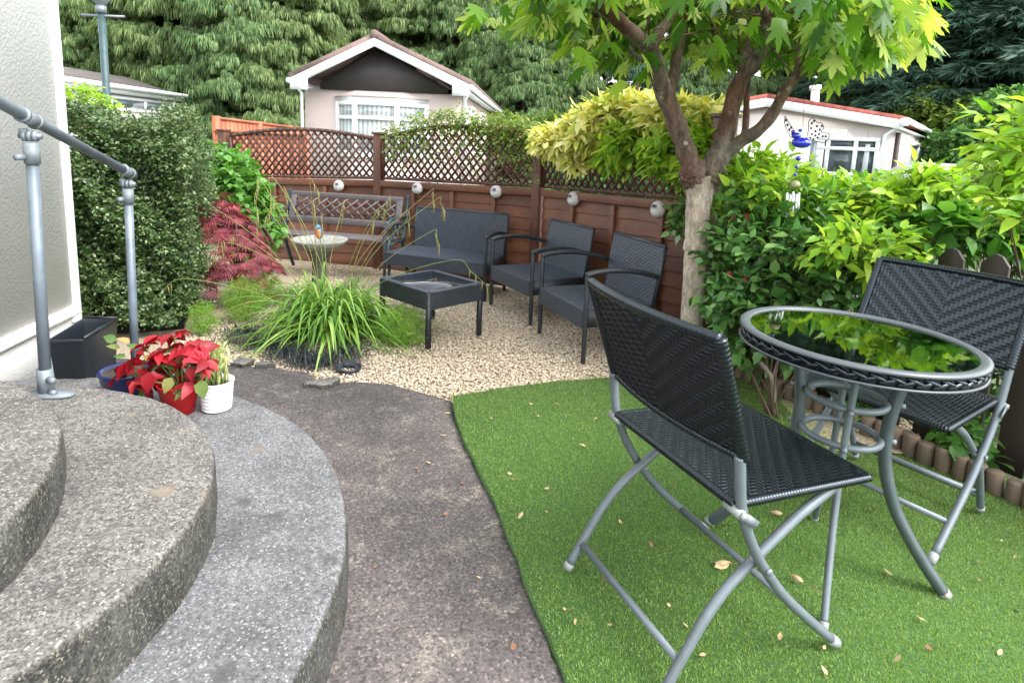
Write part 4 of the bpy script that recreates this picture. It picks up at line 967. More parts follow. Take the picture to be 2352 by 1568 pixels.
part('soffit', MB().prism([h2p(0, -.3, rE[2] - .17), h2p(sE, -.3, rE[2] - .17), h2p(sE, -.3, rE[2] - .14), h2p(0, -.3, rE[2] - .14)], d2 * 9.4), M_['white'], h2)
part('gutter', MB().tube([h2p(sE + .06, -.34, rE[2] + .02), h2p(sE + .06, 9.4, rE[2] + .02)], .065, 8).box(h2p(sE + .02, -.32, rE[2] - .02), (.14, .1, .16)), M_['white'], h2)
part('downpipe', MB().tube([h2p(sE + .05, -.2, rE[2] - .02), h2p(sE - .1, -.18, rE[2] - .12), h2p(-.22, -.06, rE[2] - .3), h2p(-.22, -.06, -.6)], .045, 8), M_['white'], h2)
part('downpipe', MB().tube([h2p(sE + .05, 9.0, rE[2] - .02), h2p(.06, 9.0, rE[2] - .35), h2p(.06, 9., -.6)], .05, 8), M_['white'], h2)
fl0 = wall_hit(1871, 252, crn + d2 * 2.5, d1); part('flue', MB().tube([fl0 * A(1, 1, 0) + A(0, 0, fl0[2] - .3), wall_hit(1873, 207, crn + d2 * 2.5, d1)], .11, 12).tube([wall_hit(1873, 207, crn + d2 * 2.5, d1), wall_hit(1873, 197, crn + d2 * 2.5, d1)], .15, 12), M_['white'], rf2)
house_window(h2, crn - d2 * .01, d1, 1884, 318, 2007, 404, mull=(.16, .64), trans=(.27,), pane='darkpane', fr=.085)
fw_, (s0, s1, z0, z1, qf) = house_window(h2, crn - d2 * .015, d1, 1860, 322, 1882, 404, pane='blind', fr=.07)
part('curtain', MB().prism([h2p((wall_hit(1987, 330, crn, d1) - crn) @ d1, -.035, z0 + .05), h2p((wall_hit(2000, 330, crn, d1) - crn) @ d1, -.035, z0 + .05), h2p((wall_hit(2000, 330, crn, d1) - crn) @ d1, -.035, z1 - .06), h2p((wall_hit(1989, 330, crn, d1) - crn) @ d1, -.035, z1 - .06)], d2 * .01), M_['curtain'], h2)
for o_ in ((2084, 328, 2098, 400), (2110, 345, 2122, 400)):
    house_window(h2, crn + d1 * .01, d2, *o_, pane='blind', nrm=A(.8, -.6, 0), fr=.09)
part('corner_strip', MB().box(h2p(.03, .02, ezz / 2 - .3), (.1, .1, ezz + .5), (d1, d2, A(0, 0, 1))), M_['picket'], h2)
# ---- grey-roofed home (far left)
g0, g1 = at(128, 184, 17.6), at(425, 218, 24.6); gd = unit((g1 - g0) * A(1, 1, 0)); gnn = A(-gd[1], gd[0], 0); ge = (g0[2] + g1[2]) / 2
h3 = thing('grey_roofed_park_home', 'cream park home with low grey roof behind the clipped hedge', 'house', g1 * A(1, 1, 0) + A(0, 0, -.8))
gl0 = g0 * A(1, 1, 0) - gd * 3; gl1 = g1 * A(1, 1, 0)
part('wall', MB().prism([gl0 + gnn * .2 - A(0, 0, .8), gl1 + gnn * .2 - gd * .5 - A(0, 0, .8), gl1 + gnn * 4 - gd * .5 - A(0, 0, .8), gl0 + gnn * 4 - A(0, 0, .8)], (0, 0, ge + .7)), M_['offwhite'], h3)
part('roof', MB().prism([gl0 + A(0, 0, ge), gl0 + gnn * 2.2 + A(0, 0, ge + .62), gl0 + gnn * 4.4 + A(0, 0, ge)], gl1 - gl0), M_['greytile'], h3)
part('gutter', MB().tube([gl0 + A(0, 0, ge) - gnn * .05, gl1 + A(0, 0, ge) - gnn * .05], .08, 8), M_['white'], h3)
part('fascia', MB().bar(gl0 + A(0, 0, ge - .12) + gnn * .03, gl1 + A(0, 0, ge - .12) + gnn * .03, .04, .2), M_['white'], h3)
gw = wall_hit(330, 236, gl1 + gnn * .2, gd); house_window(h3, gl1 + gnn * .19, gd, 255, 222, 400, 262, mull=(.5,), pane='darkpane', fr=.1, nrm=-gnn)

# ---- lamp post, washing line, shed
lp0, lp1 = at(243, 240, 11.5), at(232, 14, 11.5); lpz = at(238, 37, 11.5)[2]
lpst = thing('lamp_post', 'old teal painted lamp post with crossbar behind the hedge', 'lamp post', (lp0[0], 11.5, -.45))
part('column', MB().tube([A(lp0[0] + .02, 11.5, -.45), A(lp1[0], 11.5, lp1[2] - .05)], .062, 14), M_['teal'], lpst, True)
part('ladder_bar', MB().tube([A(lp1[0] - .36, 11.5, lpz), A(lp1[0] + .40, 11.5, lpz)], .022, 8), M_['galvl'], lpst, True)
part('collar', MB().tube([A(lp1[0], 11.5, lp1[2] - .12), A(lp1[0], 11.5, lp1[2])], .085, 12), M_['galvl'], lpst, True)
part('lantern', MB().lathe([(.06, 0), (.17, .12), (.20, .42), (.05, .55), (.0, .58)], A(lp1[0], 11.5, lp1[2]), 8), M_['galvl'], lpst)
wl = at(1490, 330, 11.5); wt = at(1490, 291, 11.5)
wln = thing('rotary_washing_line', 'folded-out blue rotary washing line beyond the climber', 'washing line', (wl[0], 11.5, -.45))
part('pole', MB().tube([A(wl[0], 11.5, -.45), A(wl[0], 11.5, wt[2])], .022, 8), M_['galvl'], wln)
tips = [A(wl[0] + x, 11.5 + y, wt[2] + z) for x, y, z in ((-.62, -.3, .16), (.55, -.35, .04), (.5, .6, .08), (-.5, .55, .14))]
for t_ in tips: part('arm', MB().tube([A(wl[0], 11.5, wt[2] - .05), t_], .012, 6), M_['galvl'], wln)
m = MB()
for s in (.35, .55, .75, .95):
    q = [A(wl[0], 11.5, wt[2] - .05) * (1 - s) + t_ * s for t_ in tips]
    for i in range(4): m.tube([q[i], q[(i + 1) % 4]], .006, 4)
part('line', m, plain('blue_line', (.05, .16, .40), .5), wln)
sh0 = at(2240, 379, 9.5); sh = thing('small_greenhouse', 'grey gable-roofed shed top behind the right-hand shrubs', 'shed', (sh0[0], 9.5, -.3))
part('wall', MB().box((sh0[0], 10.3, (sh0[2] - .4) / 2 - .0), (1.2, 1.6, sh0[2] + .1)), M_['curtain'], sh)
part('roof', MB().prism([(sh0[0] - .75, 9.5, sh0[2] - .42), (sh0[0] + .75, 9.5, sh0[2] - .42), (sh0[0], 9.5, sh0[2])], (0, 1.7, 0)), plain('shed_roof', (.30, .31, .32), .6), sh)
m = MB().bar((sh0[0] - .75, 9.48, sh0[2] - .41), (sh0[0], 9.48, sh0[2] + .01), .03, .06, (0, 0, 1)).bar((sh0[0] + .75, 9.48, sh0[2] - .41), (sh0[0], 9.48, sh0[2] + .01), .03, .06, (0, 0, 1)).bar((sh0[0] - .42, 9.475, sh0[2] - .2), (sh0[0] + .42, 9.475, sh0[2] - .2), .03, .09)
part('bargeboard', m, M_['white'], sh)

# ================================================================== VEGETATION
def ellip_pts(c, rad, n, r, shell=.55):
    d = rdir(n, r); q = r.uniform(shell ** 3, 1, n) ** (1 / 3); return np.array(c) + d * q[:, None] * np.array(rad), d
def shrub(name, label, cat_, ells, nsh, L, nl, ll, mat, seed, base, tpl=LEAF4, droop=.3, spread=1., group=None, flowers=0, stem_n=6, shell=.45, upw=.5, width=1., stems=True, lv=.42, zmin=None, leafname='foliage', extra=None):
    r = np.random.default_rng(seed); base = np.array(base, float); t = thing(name, label, cat_, base, 0, group)
    fm, sm, fl = MB(), MB(), MB(); vol = np.array([e[1][0] * e[1][1] * e[1][2] for e in ells]) ** .67; vol /= vol.sum()
    for (c, rad), w_ in zip(ells, vol):
        n = int(nsh * w_) + 1; P, d = ellip_pts(c, rad, n, r, shell)
        if zmin is not None: k_ = P[:, 2] > zmin; P, d = P[k_], d[k_]
        D = unit(d + np.array([0, 0, upw]) + r.normal(0, .35, d.shape))
        shoots(fm, P - D * L * .6, D, L, nl, ll, tpl, droop, spread, lv, r, sm if stems else None, .0022, width=width)
        for i in range(stem_n if stems else 0):
            q = np.array(c) + rdir(1, r)[0] * np.array(rad) * .6; b_ = base + A(r.normal(0, .03), r.normal(0, .03), 0)
            mid = (b_ * .45 + q * .55) + r.normal(0, .03, 3); sm.tube(cat([b_, mid, q], 8), np.linspace(.0055, .002, 8), 5)
        if flowers:
            n2 = int(flowers * w_); P, d = ellip_pts(c, np.array(rad) * 1.05, n2, r, .9)
            for q_ in P: part('flower', MB().inst(*LEAF2, frames(unit(np.array([[0, 0, -1.]] * 4) + r.normal(0, .25, (4, 3))), rdir(4, r)), np.tile(q_, (4, 1)), np.full(4, .032)), M_['flower'], t)
    part(leafname, fm, mat, t)
    if extra:
        f2 = MB(); e2, n2_, L2, nl2, ll2, mat2, w2 = extra
        for (c, rad) in e2:
            P, d = ellip_pts(c, rad, n2_ // len(e2), r, .4); D = unit(d + np.array([0, 0, .3]) + r.normal(0, .4, d.shape)); shoots(f2, P - D * L2 * .6, D, L2, nl2, ll2, tpl, droop, spread, lv, r, sm if stems else None, .0022, width=w2)
        part('older_leaves', f2, mat2, t)
    if stems: part('stems', sm, M_['twig'], t)
    return t
def px(x, y, Y, rx, ry, rz): return (at(x, y, Y), (rx, ry, rz))

# ---- conifers
def spray_tpl(nf=20, seed=0, droop=1.0):
    r = np.random.default_rng(seed); V, Fc = [], []
    for i in range(nf):
        a = (i / (nf - 1) - .5) * 1.5; s = r.uniform(.05, .8)
        b = np.array([sin(a) * .3 * s, .75 * s, .10 * s - .12 * s * s]); L = r.uniform(.28, .6)
        d = unit(np.array([sin(a) * .55 + r.normal(0, .12), .45 + r.normal(0, .12), -.8 * droop + r.normal(0, .15)])); e = b + d * L; e[2] -= .08 * droop
        x = unit(np.cross(d, [r.normal(0, .4), 1, .3])) * r.uniform(.022, .038); m = b + d * L * .4; k = len(V)
        V += [b, m + x, e, m - x]; Fc += [(k, k + 1, k + 2), (k, k + 2, k + 3)]
    return T(V, Fc)
SPR = [spray_tpl(20, s, 1.5) for s in range(4)]; SPRF = [spray_tpl(20, 9 + s, .15) for s in range(3)]
def conifer(R_, H_, n, seed, mat, tpls=SPR, ssz=.62, shape=1.3, z0=.3, lump=.18, gap=0):
    r = np.random.default_rng(seed); t = bpy.data.objects.new('conifer_tree', None); link(t); fm, tm = MB(), MB()
    tm.tube([(0, 0, 0), (.05, 0, H_ * .5), (0, .05, H_ * .98)], [.20, .13, .02], 8)
    nb = int(H_ * 16); az = r.uniform(0, 2 * pi, nb); bh = np.sort(r.uniform(.03, .99, nb)); br = []
    for i in range(nb):
        h = bh[i]; rad = R_ * (1 - h ** shape) ** .8 * r.uniform(.78, 1.12) + .12
        e = np.array([cos(az[i]) * rad, sin(az[i]) * rad, z0 + h * (H_ - z0) - .12 * rad]); s = np.array([0, 0, z0 + h * (H_ - z0) - .25 * rad * .3]); mid = (s + e) / 2 + np.array([0, 0, .14 * rad])
        br.append((s, mid, e)); 
        if i % 3 == 0: tm.tube([s, mid, e], [.035, .022, .008], 4, False)
    bi = r.integers(0, nb, n); s_ = 1 - r.uniform(0, .7, n) ** 1.5; S0, Mi, En = (np.array([b[k] for b in br])[bi] for k in range(3))
    s_ = s_[:, None]; P = (1 - s_) ** 2 * S0 + 2 * s_ * (1 - s_) * Mi + s_ ** 2 * En
    out = unit(En - S0) * [1, 1, .3]; sd_ = unit(np.cross(out, [0, 0, 1.])); lat = r.normal(0, .34, n)[:, None] * (1.35 - s_) * R_ * .5
    P = P + sd_ * lat + r.normal(0, .07, (n, 3)) - np.array([0, 0, 1.]) * (np.abs(lat) * .4 + np.abs(r.normal(0, .18, (n, 1))))
    D = unit(out + sd_ * np.sign(lat) * r.uniform(.1, .8, (n, 1)) + r.normal(0, .2, (n, 3)) * [1, 1, .4]); D[:, 2] = D[:, 2] * .4
    nr = unit(np.array([0, 0, 1.]) + r.normal(0, .18, (n, 3)))
    sz = ssz * r.uniform(.6, 1.25, n); g = r.integers(0, len(tpls), n)
    for k, tp_ in enumerate(tpls):
        m_ = g == k; fm.inst(*tp_, frames(D[m_], nr[m_]), P[m_], sz[m_])
    part('crown', fm, mat, t); part('trunk', tm, M_['conetrunk'], t); return t
c_a = conifer(3.2, 13, 26000, 1, M_['conifer'], ssz=.55, shape=1.9); c_b = conifer(2.9, 11.5, 22000, 2, M_['conifer2'], ssz=.52, shape=1.8); c_c = conifer(2.5, 9.5, 16000, 3, M_['conifer2'], ssz=.52, shape=1.3)
c_p = conifer(3.6, 14, 12000, 4, M_['pine'], SPRF, .9, 2.2); c_d = conifer(1.2, 5.4, 2400, 5, M_['bluecon'], SPR, .32, 1.6)
protos = {'a': c_a, 'b': c_b, 'c': c_c, 'p': c_p, 'd': c_d}; used = set()
TREES = [('b', 175, 30, 1.0, 'dark green conifer beside our house wall, behind the grey roof'), ('a', 300, 31, 1.0, 'tall drooping conifer directly behind the teal lamp post'),
    ('a', 440, 30, 1.15, 'tall drooping conifer behind the end of the grey-roofed home'), ('b', 560, 27.5, 1.1, 'pale-tipped drooping conifer between the grey-roofed and pink homes'),
    ('a', 655, 28, .95, 'drooping conifer at the left eave of the pink home'), ('a', 745, 33, 1.0, 'drooping conifer above the left roof slope of the pink home'),
    ('b', 850, 35, 1.15, 'drooping conifer behind the roof peak of the pink home'), ('a', 940, 34, 1.05, 'drooping conifer above the right roof slope of the pink home'),
    ('b', 1035, 33, 1.05, 'drooping conifer behind the right eave of the pink home'), ('c', 1115, 31, .93, 'bushy conifer just right of the pink home side wall'),
    ('c', 1200, 29, .80, 'shorter conifer with white sky above it, centre of the tree line'), ('c', 1290, 31, .95, 'conifer behind the rotary washing line'),
    ('b', 1380, 33, .80, 'open conifer behind the golden leaves, left of the blue-green cone'), ('b', 1255, 38, .92, 'distant conifer filling the gap behind the washing line'), ('d', 1452, 24, 1.0, 'small dense blue-green conifer over the golden shrub'),
    ('c', 1560, 33, 1.0, 'green conifer seen behind the maple limbs'), ('b', 1670, 34, .95, 'green conifer between the maple limbs and the white home'), ('c', 1790, 36, .9, 'conifer behind the flue of the white home'),
    ('c', 1945, 26, .62, 'small weeping pale conifer behind the white home roof'), ('p', 1880, 37, .9, 'dark conifer behind the small weeping one'), ('p', 2050, 30, 1.0, 'dark pine left of the big one at the right edge'),
    ('p', 2175, 23, 1.0, 'big dark blue-green pine above the right bushes'), ('p', 2330, 22, 1.0, 'dark pine cut by the right edge of the photo'), ('b', 60, 24, 1.0, 'conifer hidden mostly by our house wall at left'), ('a', 2440, 27, 1.0, 'conifer beyond the right edge behind the dark pine')]
for k, (v, x, Y, s, lab) in enumerate(TREES):
    if k in (23, 24): continue
    o = protos[v] if v not in used else copy_tree(protos[v]); used.add(v)
    q = at(x, 330, Y); o.location = (q[0], Y, -.5); o.scale = (s * random.uniform(.95, 1.1), s, s); o.rotation_euler = (0, 0, k * 1.7)
    tag(o, lab, 'conifer', 'conifers along the back of the site')

# ---- distant bushes
shrub('bush', 'rounded yellow-green bush right of the white park home', 'bush', [px(2150, 275, 21, 1.5, 1.2, 1.1), px(2220, 300, 20, 1.2, 1.2, 1.0)], 1500, .35, 6, .20, M_['bushy'], 21, at(2150, 420, 21) * A(1, 1, 0) + A(0, 0, -.5), stem_n=3)
shrub('bush', 'large mid-green bush under the dark pine at the right', 'bush', [px(2320, 265, 17, 1.0, 1., .75), px(2270, 330, 17, 1.3, 1., .8), px(2160, 350, 19, 1.4, 1., .6)], 1900, .35, 6, .17, M_['fuchsia'], 22, at(2300, 420, 17) * A(1, 1, 0) + A(0, 0, -.5), stem_n=3)
shrub('bush', 'low green bush beyond the climber, right of the pink home', 'bush', [px(1150, 305, 22, 1.6, 1., .75), px(1280, 310, 21, 1.5, 1., .7), px(1400, 320, 20, 1.3, 1., .7)], 1700, .35, 6, .18, M_['bushy'], 23, at(1200, 420, 22) * A(1, 1, 0) + A(0, 0, -.6), stem_n=3)
shrub('bush', 'green garden bush seen through the right-hand trellis', 'bush', [px(1330, 400, 8, .6, .4, .35), px(1460, 410, 8, .6, .4, .35), px(1560, 400, 7.4, .4, .4, .35)], 1100, .2, 6, .075, M_['midgreen'], 24, at(1400, 500, 8) * A(1, 1, 0) + A(0, 0, -.4), stem_n=3)
shrub('bush', 'bright green bush in front of the grey-roofed home, over the hedge', 'bush', [px(185, 245, 6.5, .35, .3, .22)], 260, .2, 6, .06, M_['lime'], 25, at(185, 420, 6.5) * A(1, 1, 0) + A(0, 0, -.1), stem_n=4)
shrub('bush', 'pale bush beside the grey shed with creamy pink flower heads', 'bush', [px(2275, 405, 6.5, .35, .3, .16)], 420, .15, 5, .06, M_['lime'], 26, at(2275, 500, 6.5) * A(1, 1, 0) + A(0, 0, -.2), stem_n=4)

# ---- clipped hedge
r = np.random.default_rng(31)
HF = [A(-2.62, 3.32, 0), A(-1.93, 3.68, 0), A(-2.36, 4.75, 0), A(-3.4, 4.75, 0)]; HZ = 1.17
hg = thing('clipped_hedge', 'tall clipped small-leaved evergreen hedge beside the house wall', 'hedge', (-2.4, 4.0, -.02))
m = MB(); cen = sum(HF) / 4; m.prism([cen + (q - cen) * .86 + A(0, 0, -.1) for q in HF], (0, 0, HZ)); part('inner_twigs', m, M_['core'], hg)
def hedge_surface(n, r):
    P, D = [], []
    sides = [(HF[0], HF[1], .50), (HF[1], HF[2], .22), (None, None, .28)]
    for a, b, w_ in sides:
        k = int(n * w_)
        if a is not None:
            s = r.uniform(0, 1, k)[:, None]; q = a + (b - a) * s; nn = unit(A((b - a)[1], -(b - a)[0], 0)); z = r.uniform(.03, 1, k) * HZ
            bul = .06 * np.sin(s[:, 0] * 9 + z * 5) * np.sin(s[:, 0] * 17 + z * 9) + .05 * np.sin(z * 12 + s[:, 0] * 7 + 2) - .10 * np.clip((z - HZ + .15) / .15, 0, 1) ** 2
            dep = r.exponential(.045, k); P.append(q + nn * (bul - dep)[:, None] + np.stack([0 * z, 0 * z, z], 1)); D.append(np.tile(nn, (k, 1)))
        else:
            u, v = r.uniform(0, 1, (2, k)); q = (HF[0] * (1 - u)[:, None] + HF[1] * u[:, None]) * (1 - v)[:, None] + (HF[3] * (1 - u)[:, None] + HF[2] * u[:, None]) * v[:, None]
            z = HZ + .05 * np.sin(u * 8) + .05 * np.sin(v * 7 + u * 5) + .02 - r.exponential(.03, k); P.append(q + np.stack([0 * z, 0 * z, z], 1)); D.append(np.tile(A(0, 0, 1), (k, 1)))
    return np.concatenate(P), np.concatenate(D)
P, D = hedge_surface(5600, r)
fm, sm = MB(), MB(); D = unit(D + A(0, 0, .35) + r.normal(0, .5, D.shape)); shoots(fm, P - D * .03, D, .085, 8, .029, LEAF4, .15, 1.0, .3, r, width=.95)
P, D = hedge_surface(1300, r); D = unit(D + A(0, 0, .7) + r.normal(0, .4, D.shape)); shoots(fm, P, D, .13, 10, .02, LEAF4, .2, 1.0, .3, r, sm, .0012)
part('foliage', fm, M_['hedge'], hg); part('stems', sm, M_['twig'], hg)

# ---- plants at the left bed
shrub('green_shrub', 'fresh green leafy shrub between the hedge and the left trellis', 'shrub', [px(540, 440, 5.15, .25, .3, .33), px(575, 520, 5.2, .22, .25, .30), px(505, 385, 5.4, .25, .3, .22)], 620, .12, 6, .07, M_['hydra'], 41, at(550, 610, 5.1) * A(1, 1, 0) + A(0, 0, -.09), LEAF, width=1.3)
r = np.random.default_rng(42); rp = at(545, 520, 4.55)
ra_ = thing('red_maple', 'low weeping red cut-leaf maple beside the hedge', 'maple', (rp[0], 4.55, -.06)); fm, sm = MB(), MB()
for i in range(480):
    a = r.uniform(0, 2 * pi); q = r.uniform(0, 1) ** .6; top = at(500, 450, 4.6)
    c = A(rp[0] - .10 + .36 * q * cos(a) + .05, 4.5 + .30 * q * sin(a), 0); z = .60 - .40 * q * (1 if cos(a) > 0 else .25) + r.normal(0, .06) - .10 * (c[0] - rp[0]); c[2] = z
    d = unit(A(cos(a), sin(a), -.9)); n = 9; th_ = np.linspace(-1.15, 1.15, n); sd_ = unit(np.cross(d, [0, 0, 1]))
    ld = unit(np.cos(th_)[:, None] * d + np.sin(th_)[:, None] * sd_); fm.inst(*LEAF2, frames(ld, np.tile(A(d[0] * .4, d[1] * .4, 1), (n, 1))), np.tile(c, (n, 1)), np.stack([np.full(n, .016), np.full(n, .085), np.full(n, .05)], 1) * r.uniform(.7, 1.2))
for a in np.linspace(0, 6, 8): sm.tube(cat([A(rp[0], 4.55, -.06), A(rp[0], 4.55, .35), A(rp[0] + .18 * cos(a), 4.5 + .15 * sin(a), .52), A(rp[0] + .33 * cos(a), 4.5 + .28 * sin(a), .3)], 10), np.linspace(.012, .003, 10), 5)
part('foliage', fm, M_['redacer'], ra_); part('branches', sm, M_['twig'], ra_)

def ribbons(mb, P0, D, L, droop, wd, K=7, r=None, fold=.25):
    n = len(P0); s = np.linspace(0, 1, K)[None, :, None]; D = unit(D); L = np.broadcast_to(L, (n,))[:, None, None]; dr = np.broadcast_to(droop, (n,))[:, None, None]
    C_ = P0[:, None] + D[:, None] * L * s * (1 - .15 * dr * s) + np.array([0, 0, -1.]) * (L * dr * s ** 2.2)
    C_[..., 2] = np.maximum(C_[..., 2], np.minimum(P0[:, None, 2], 0) - .01 + .012)
    T_ = np.gradient(C_, axis=1); side = unit(np.cross(T_, np.array([0, 0, 1.]) + 1e-3)); up_ = unit(np.cross(side, T_))
    w_ = (np.broadcast_to(wd, (n,))[:, None, None]) * np.clip(np.minimum(.45 + 2.2 * s, 1) * (1 - s ** 2.2), .03, 1) / 2
    tri = np.stack([C_ - side * w_ + up_ * w_ * fold, C_, C_ + side * w_ + up_ * w_ * fold], 2).reshape(n, -1, 3)
    i = np.arange(K - 1) * 3; f = np.concatenate([np.stack([i, i + 1, i + 4, i + 3], 1), np.stack([i + 1, i + 2, i + 5, i + 4], 1)])
    nv = K * 3; F_ = (f[None] + (np.arange(n) * nv)[:, None, None]).reshape(-1, 4); mb.add(tri.reshape(-1, 3), F_)
# pendulous sedge
r = np.random.default_rng(51); sc0 = gg(762, 765); sc0 = A(sc0[0], sc0[1], float(gravel_z(sc0[1])))
sg_ = thing('sedge_clump', 'big arching green sedge clump with hanging seed spikes by the path', 'grass clump', sc0)
fm = MB(); n = 640; a = r.uniform(0, 2 * pi, n); e = np.abs(r.normal(0, 1, n)); el = np.clip(1.36 - .66 * e, .12, 1.5)
P0 = sc0 + np.stack([r.normal(0, .07, n), r.normal(0, .07, n), r.uniform(0, .06, n)], 1); D = np.stack([np.cos(a) * np.cos(el), np.sin(a) * np.cos(el), np.sin(el)], 1)
ribbons(fm, P0, D, r.uniform(.5, 1.0, n) * (.8 + .2 * np.sin(el)), (.12 + .75 * np.sin(el)) * r.uniform(.7, 1.15, n), r.uniform(.013, .026, n), 10)
part('blades', fm, M_['sedge'], sg_)
STM = [((600, 415), (585, 450)), ((625, 405), (620, 500)), ((655, 435), (660, 480)), ((712, 418), (731, 440)), ((720, 470), (722, 480)), ((738, 498), (740, 530)), ((592, 455), (590, 520)), ((790, 465), (785, 500)), ((893, 455), (880, 490)), ((985, 442), (997, 465)),
       ((1000, 460), (1020, 480)), ((990, 532), (1008, 560)), ((1040, 597), (1117, 655)), ((1000, 640), (952, 690)), ((440, 445), (430, 470)), ((425, 640), (330, 700)), ((540, 560), (480, 600)), ((560, 545), (500, 560)), ((930, 487), (940, 520)), ((865, 485), (855, 520)), ((640, 470), (610, 500))]
sm, cm = MB(), MB()
for k, (pk, en) in enumerate(STM):
    Yp = sc0[1] + r.uniform(-.25, .35); Ye = Yp + r.uniform(-.08, .08); a_ = at(*pk, Yp); b_ = at(*en, Ye); b0 = sc0 + A(r.normal(0, .04), r.normal(0, .04), .03)
    low = b0 + (a_ - b0) * .55 + A(0, 0, .04) + (a_ - b0) * A(-.12, -.12, 0)
    pts = cat([b0, low, a_, a_ + (b_ - a_) * .55 + A(0, 0, .012), b_], 22); sm.tube(pts, np.linspace(.0026, .0012, 22), 4, False)
    for j in range(4):
        q = pts[int(len(pts) * r.uniform(.58, .98))]; L_ = r.uniform(.045, .085)
        part('seed_spike', MB().tube([q, q + A(.004, 0, -.012), q + A(r.normal(.003, .003), r.normal(0, .003), -L_)], [.0010, .0034, .0019], 5), M_['seed'], sg_)
    cm.tube([b_, b_ + (b_ - pts[-3]) * .3 - A(0, 0, .02), b_ + (b_ - pts[-3]) * .35 - A(0, 0, .06)], [.0018, .003, .0015], 5)
part('flower_stems', MB().add(np.concatenate(sm.v), np.concatenate(sm.f)).add(np.concatenate(cm.v), np.concatenate([f for f in cm.f if f.shape[1] == 4])), M_['seed'], sg_)
# black mondo grass
mg_ = thing('black_mondo_grass', 'low black strappy grass under the sedge clump', 'grass clump', gg(680, 800)); fm = MB()
for (x, y, n) in ((560, 765, 130), (610, 790, 190), (660, 812, 230), (715, 832, 260), (775, 832, 110), (690, 770, 200), (800, 810, 120), (540, 790, 60)):
    c = gg(x, y); a = r.uniform(0, 2 * pi, n); el = r.uniform(.3, 1.35, n); P0 = c + np.stack([r.normal(0, .05, n), r.normal(0, .05, n), np.zeros(n)], 1)
    ribbons(fm, P0, np.stack([np.cos(a) * np.cos(el), np.sin(a) * np.cos(el), np.sin(el)], 1), r.uniform(.12, .2, n), r.uniform(.5, 1.1, n), .0055, 6)
part('blades', fm, M_['mondo'], mg_)
# feathery lime tufts
for k, (x, y, Y, ex, lab) in enumerate(((925, 790, 0, (.13, .12, .11), 'feathery lime-green tuft beside the coffee table leg'), (468, 765, 0, (.06, .05, .09), 'small feathery lime tuft by the hedge foot'), (560, 735, 0, (.12, .10, .14), 'feathery lime tuft left of the sedge clump, in the bed'), (600, 700, 0, (.14, .12, .12), 'pale feathery plant behind the sedge toward the red maple'))):
    c = gg(x, y); r = np.random.default_rng(60 + k); t = thing('feathery_tuft', lab, 'plant', c, 0, 'feathery lime plants'); fm = MB()
    n = int(4200 * ex[0] / .12); P, d = ellip_pts(c + A(0, 0, ex[2] * .8), ex, n // 9, r, .2); D = unit(d * .6 + A(0, 0, .8) + r.normal(0, .3, d.shape))
    shoots(fm, P, D, .055, 9, .022, LEAF2, .2, 1.0, .3, r, width=.22)
    ribbons(fm, np.tile(c, (60, 1)) + r.normal(0, .02, (60, 3)) * [1, 1, 0], unit(r.normal(0, .5, (60, 3)) * [1, 1, 0] + A(0, 0, 1)), ex[2] * 1.6, .3, .003, 5)
    part('foliage', fm, M_['fern'], t)

# ---- climber on the middle trellis
r = np.random.default_rng(71); a, b = FR[1], FR[2]; d = unit((b - a) * A(1, 1, 0)); nrm = fn[1][0]; pl = []
while len(pl) < 1250:
    x = r.uniform(885, 1255); u = (x - 885) / 370; top = 300 - 26 * sin(pi * u) - 8 + (-14 if .15 < u < .5 else 0); 
    y = top + r.exponential(38); dens = .35 + .65 * u
    if y > 428 or r.uniform() > dens * (1 if y < 375 else .45) + .12: continue
    if y > 395 and x < 1150: continue
    pl.append(wall_hit(x + r.normal(0, 4), y + r.normal(0, 4), a + nrm * r.uniform(-.05, .09), d))
pl = np.array(pl); D = unit(np.tile(nrm, (len(pl), 1)) * .5 + r.normal(0, .7, pl.shape) + A(0, 0, -.1))
cl = thing('climbing_plant', 'scrambling small-leaved climber over the middle trellis', 'climber', (b[0], b[1] + .1, -.15)); fm, sm = MB(), MB(); shoots(fm, pl, D, .07, 4, .034, LEAF4, .3, 1.1, .35, r)
for i in range(34):
    u0 = r.uniform(.2, 1); x0 = 885 + 370 * u0; pts = [wall_hit(x0 - 25 * k + r.normal(0, 8), 430 - 36 * k * r.uniform(.7, 1.2) if k < 4 else 292 + r.normal(0, 12), a + nrm * r.uniform(-.03, .06), d) for k in range(5)]
    sm.tube(cat(pts, 16), .0028, 4, False)
part('foliage', fm, M_['climber'], cl); part('stems', sm, plain('red_stem', (.16, .06, .04), .7), cl)

# ---- golden shrub over the right trellis
shrub('golden_shrub', 'golden yellow large-leaved shrub spilling over the right trellis', 'shrub', [px(1320, 318, 4.9, .30, .20, .12), px(1400, 285, 4.7, .32, .25, .16), px(1275, 322, 5.0, .15, .13, .06), px(1450, 255, 4.6, .30, .25, .11), px(1350, 350, 4.85, .18, .15, .09), px(1540, 262, 4.2, .24, .2, .09), px(1620, 262, 4.0, .14, .2, .07)],
      1150, .13, 7, .10, M_['golden'], 81, (1.2, 4.75, -.1), LEAF, .3, 1.1, width=.72, lv=.45, extra=([px(1470, 320, 4.35, .28, .16, .13), px(1550, 345, 4.05, .20, .12, .13), px(1600, 370, 3.95, .12, .1, .12), px(1620, 320, 3.85, .10, .1, .12), px(1430, 350, 4.5, .18, .12, .08)], 560, .13, 6, .095, M_['lime'], .75), stem_n=3)

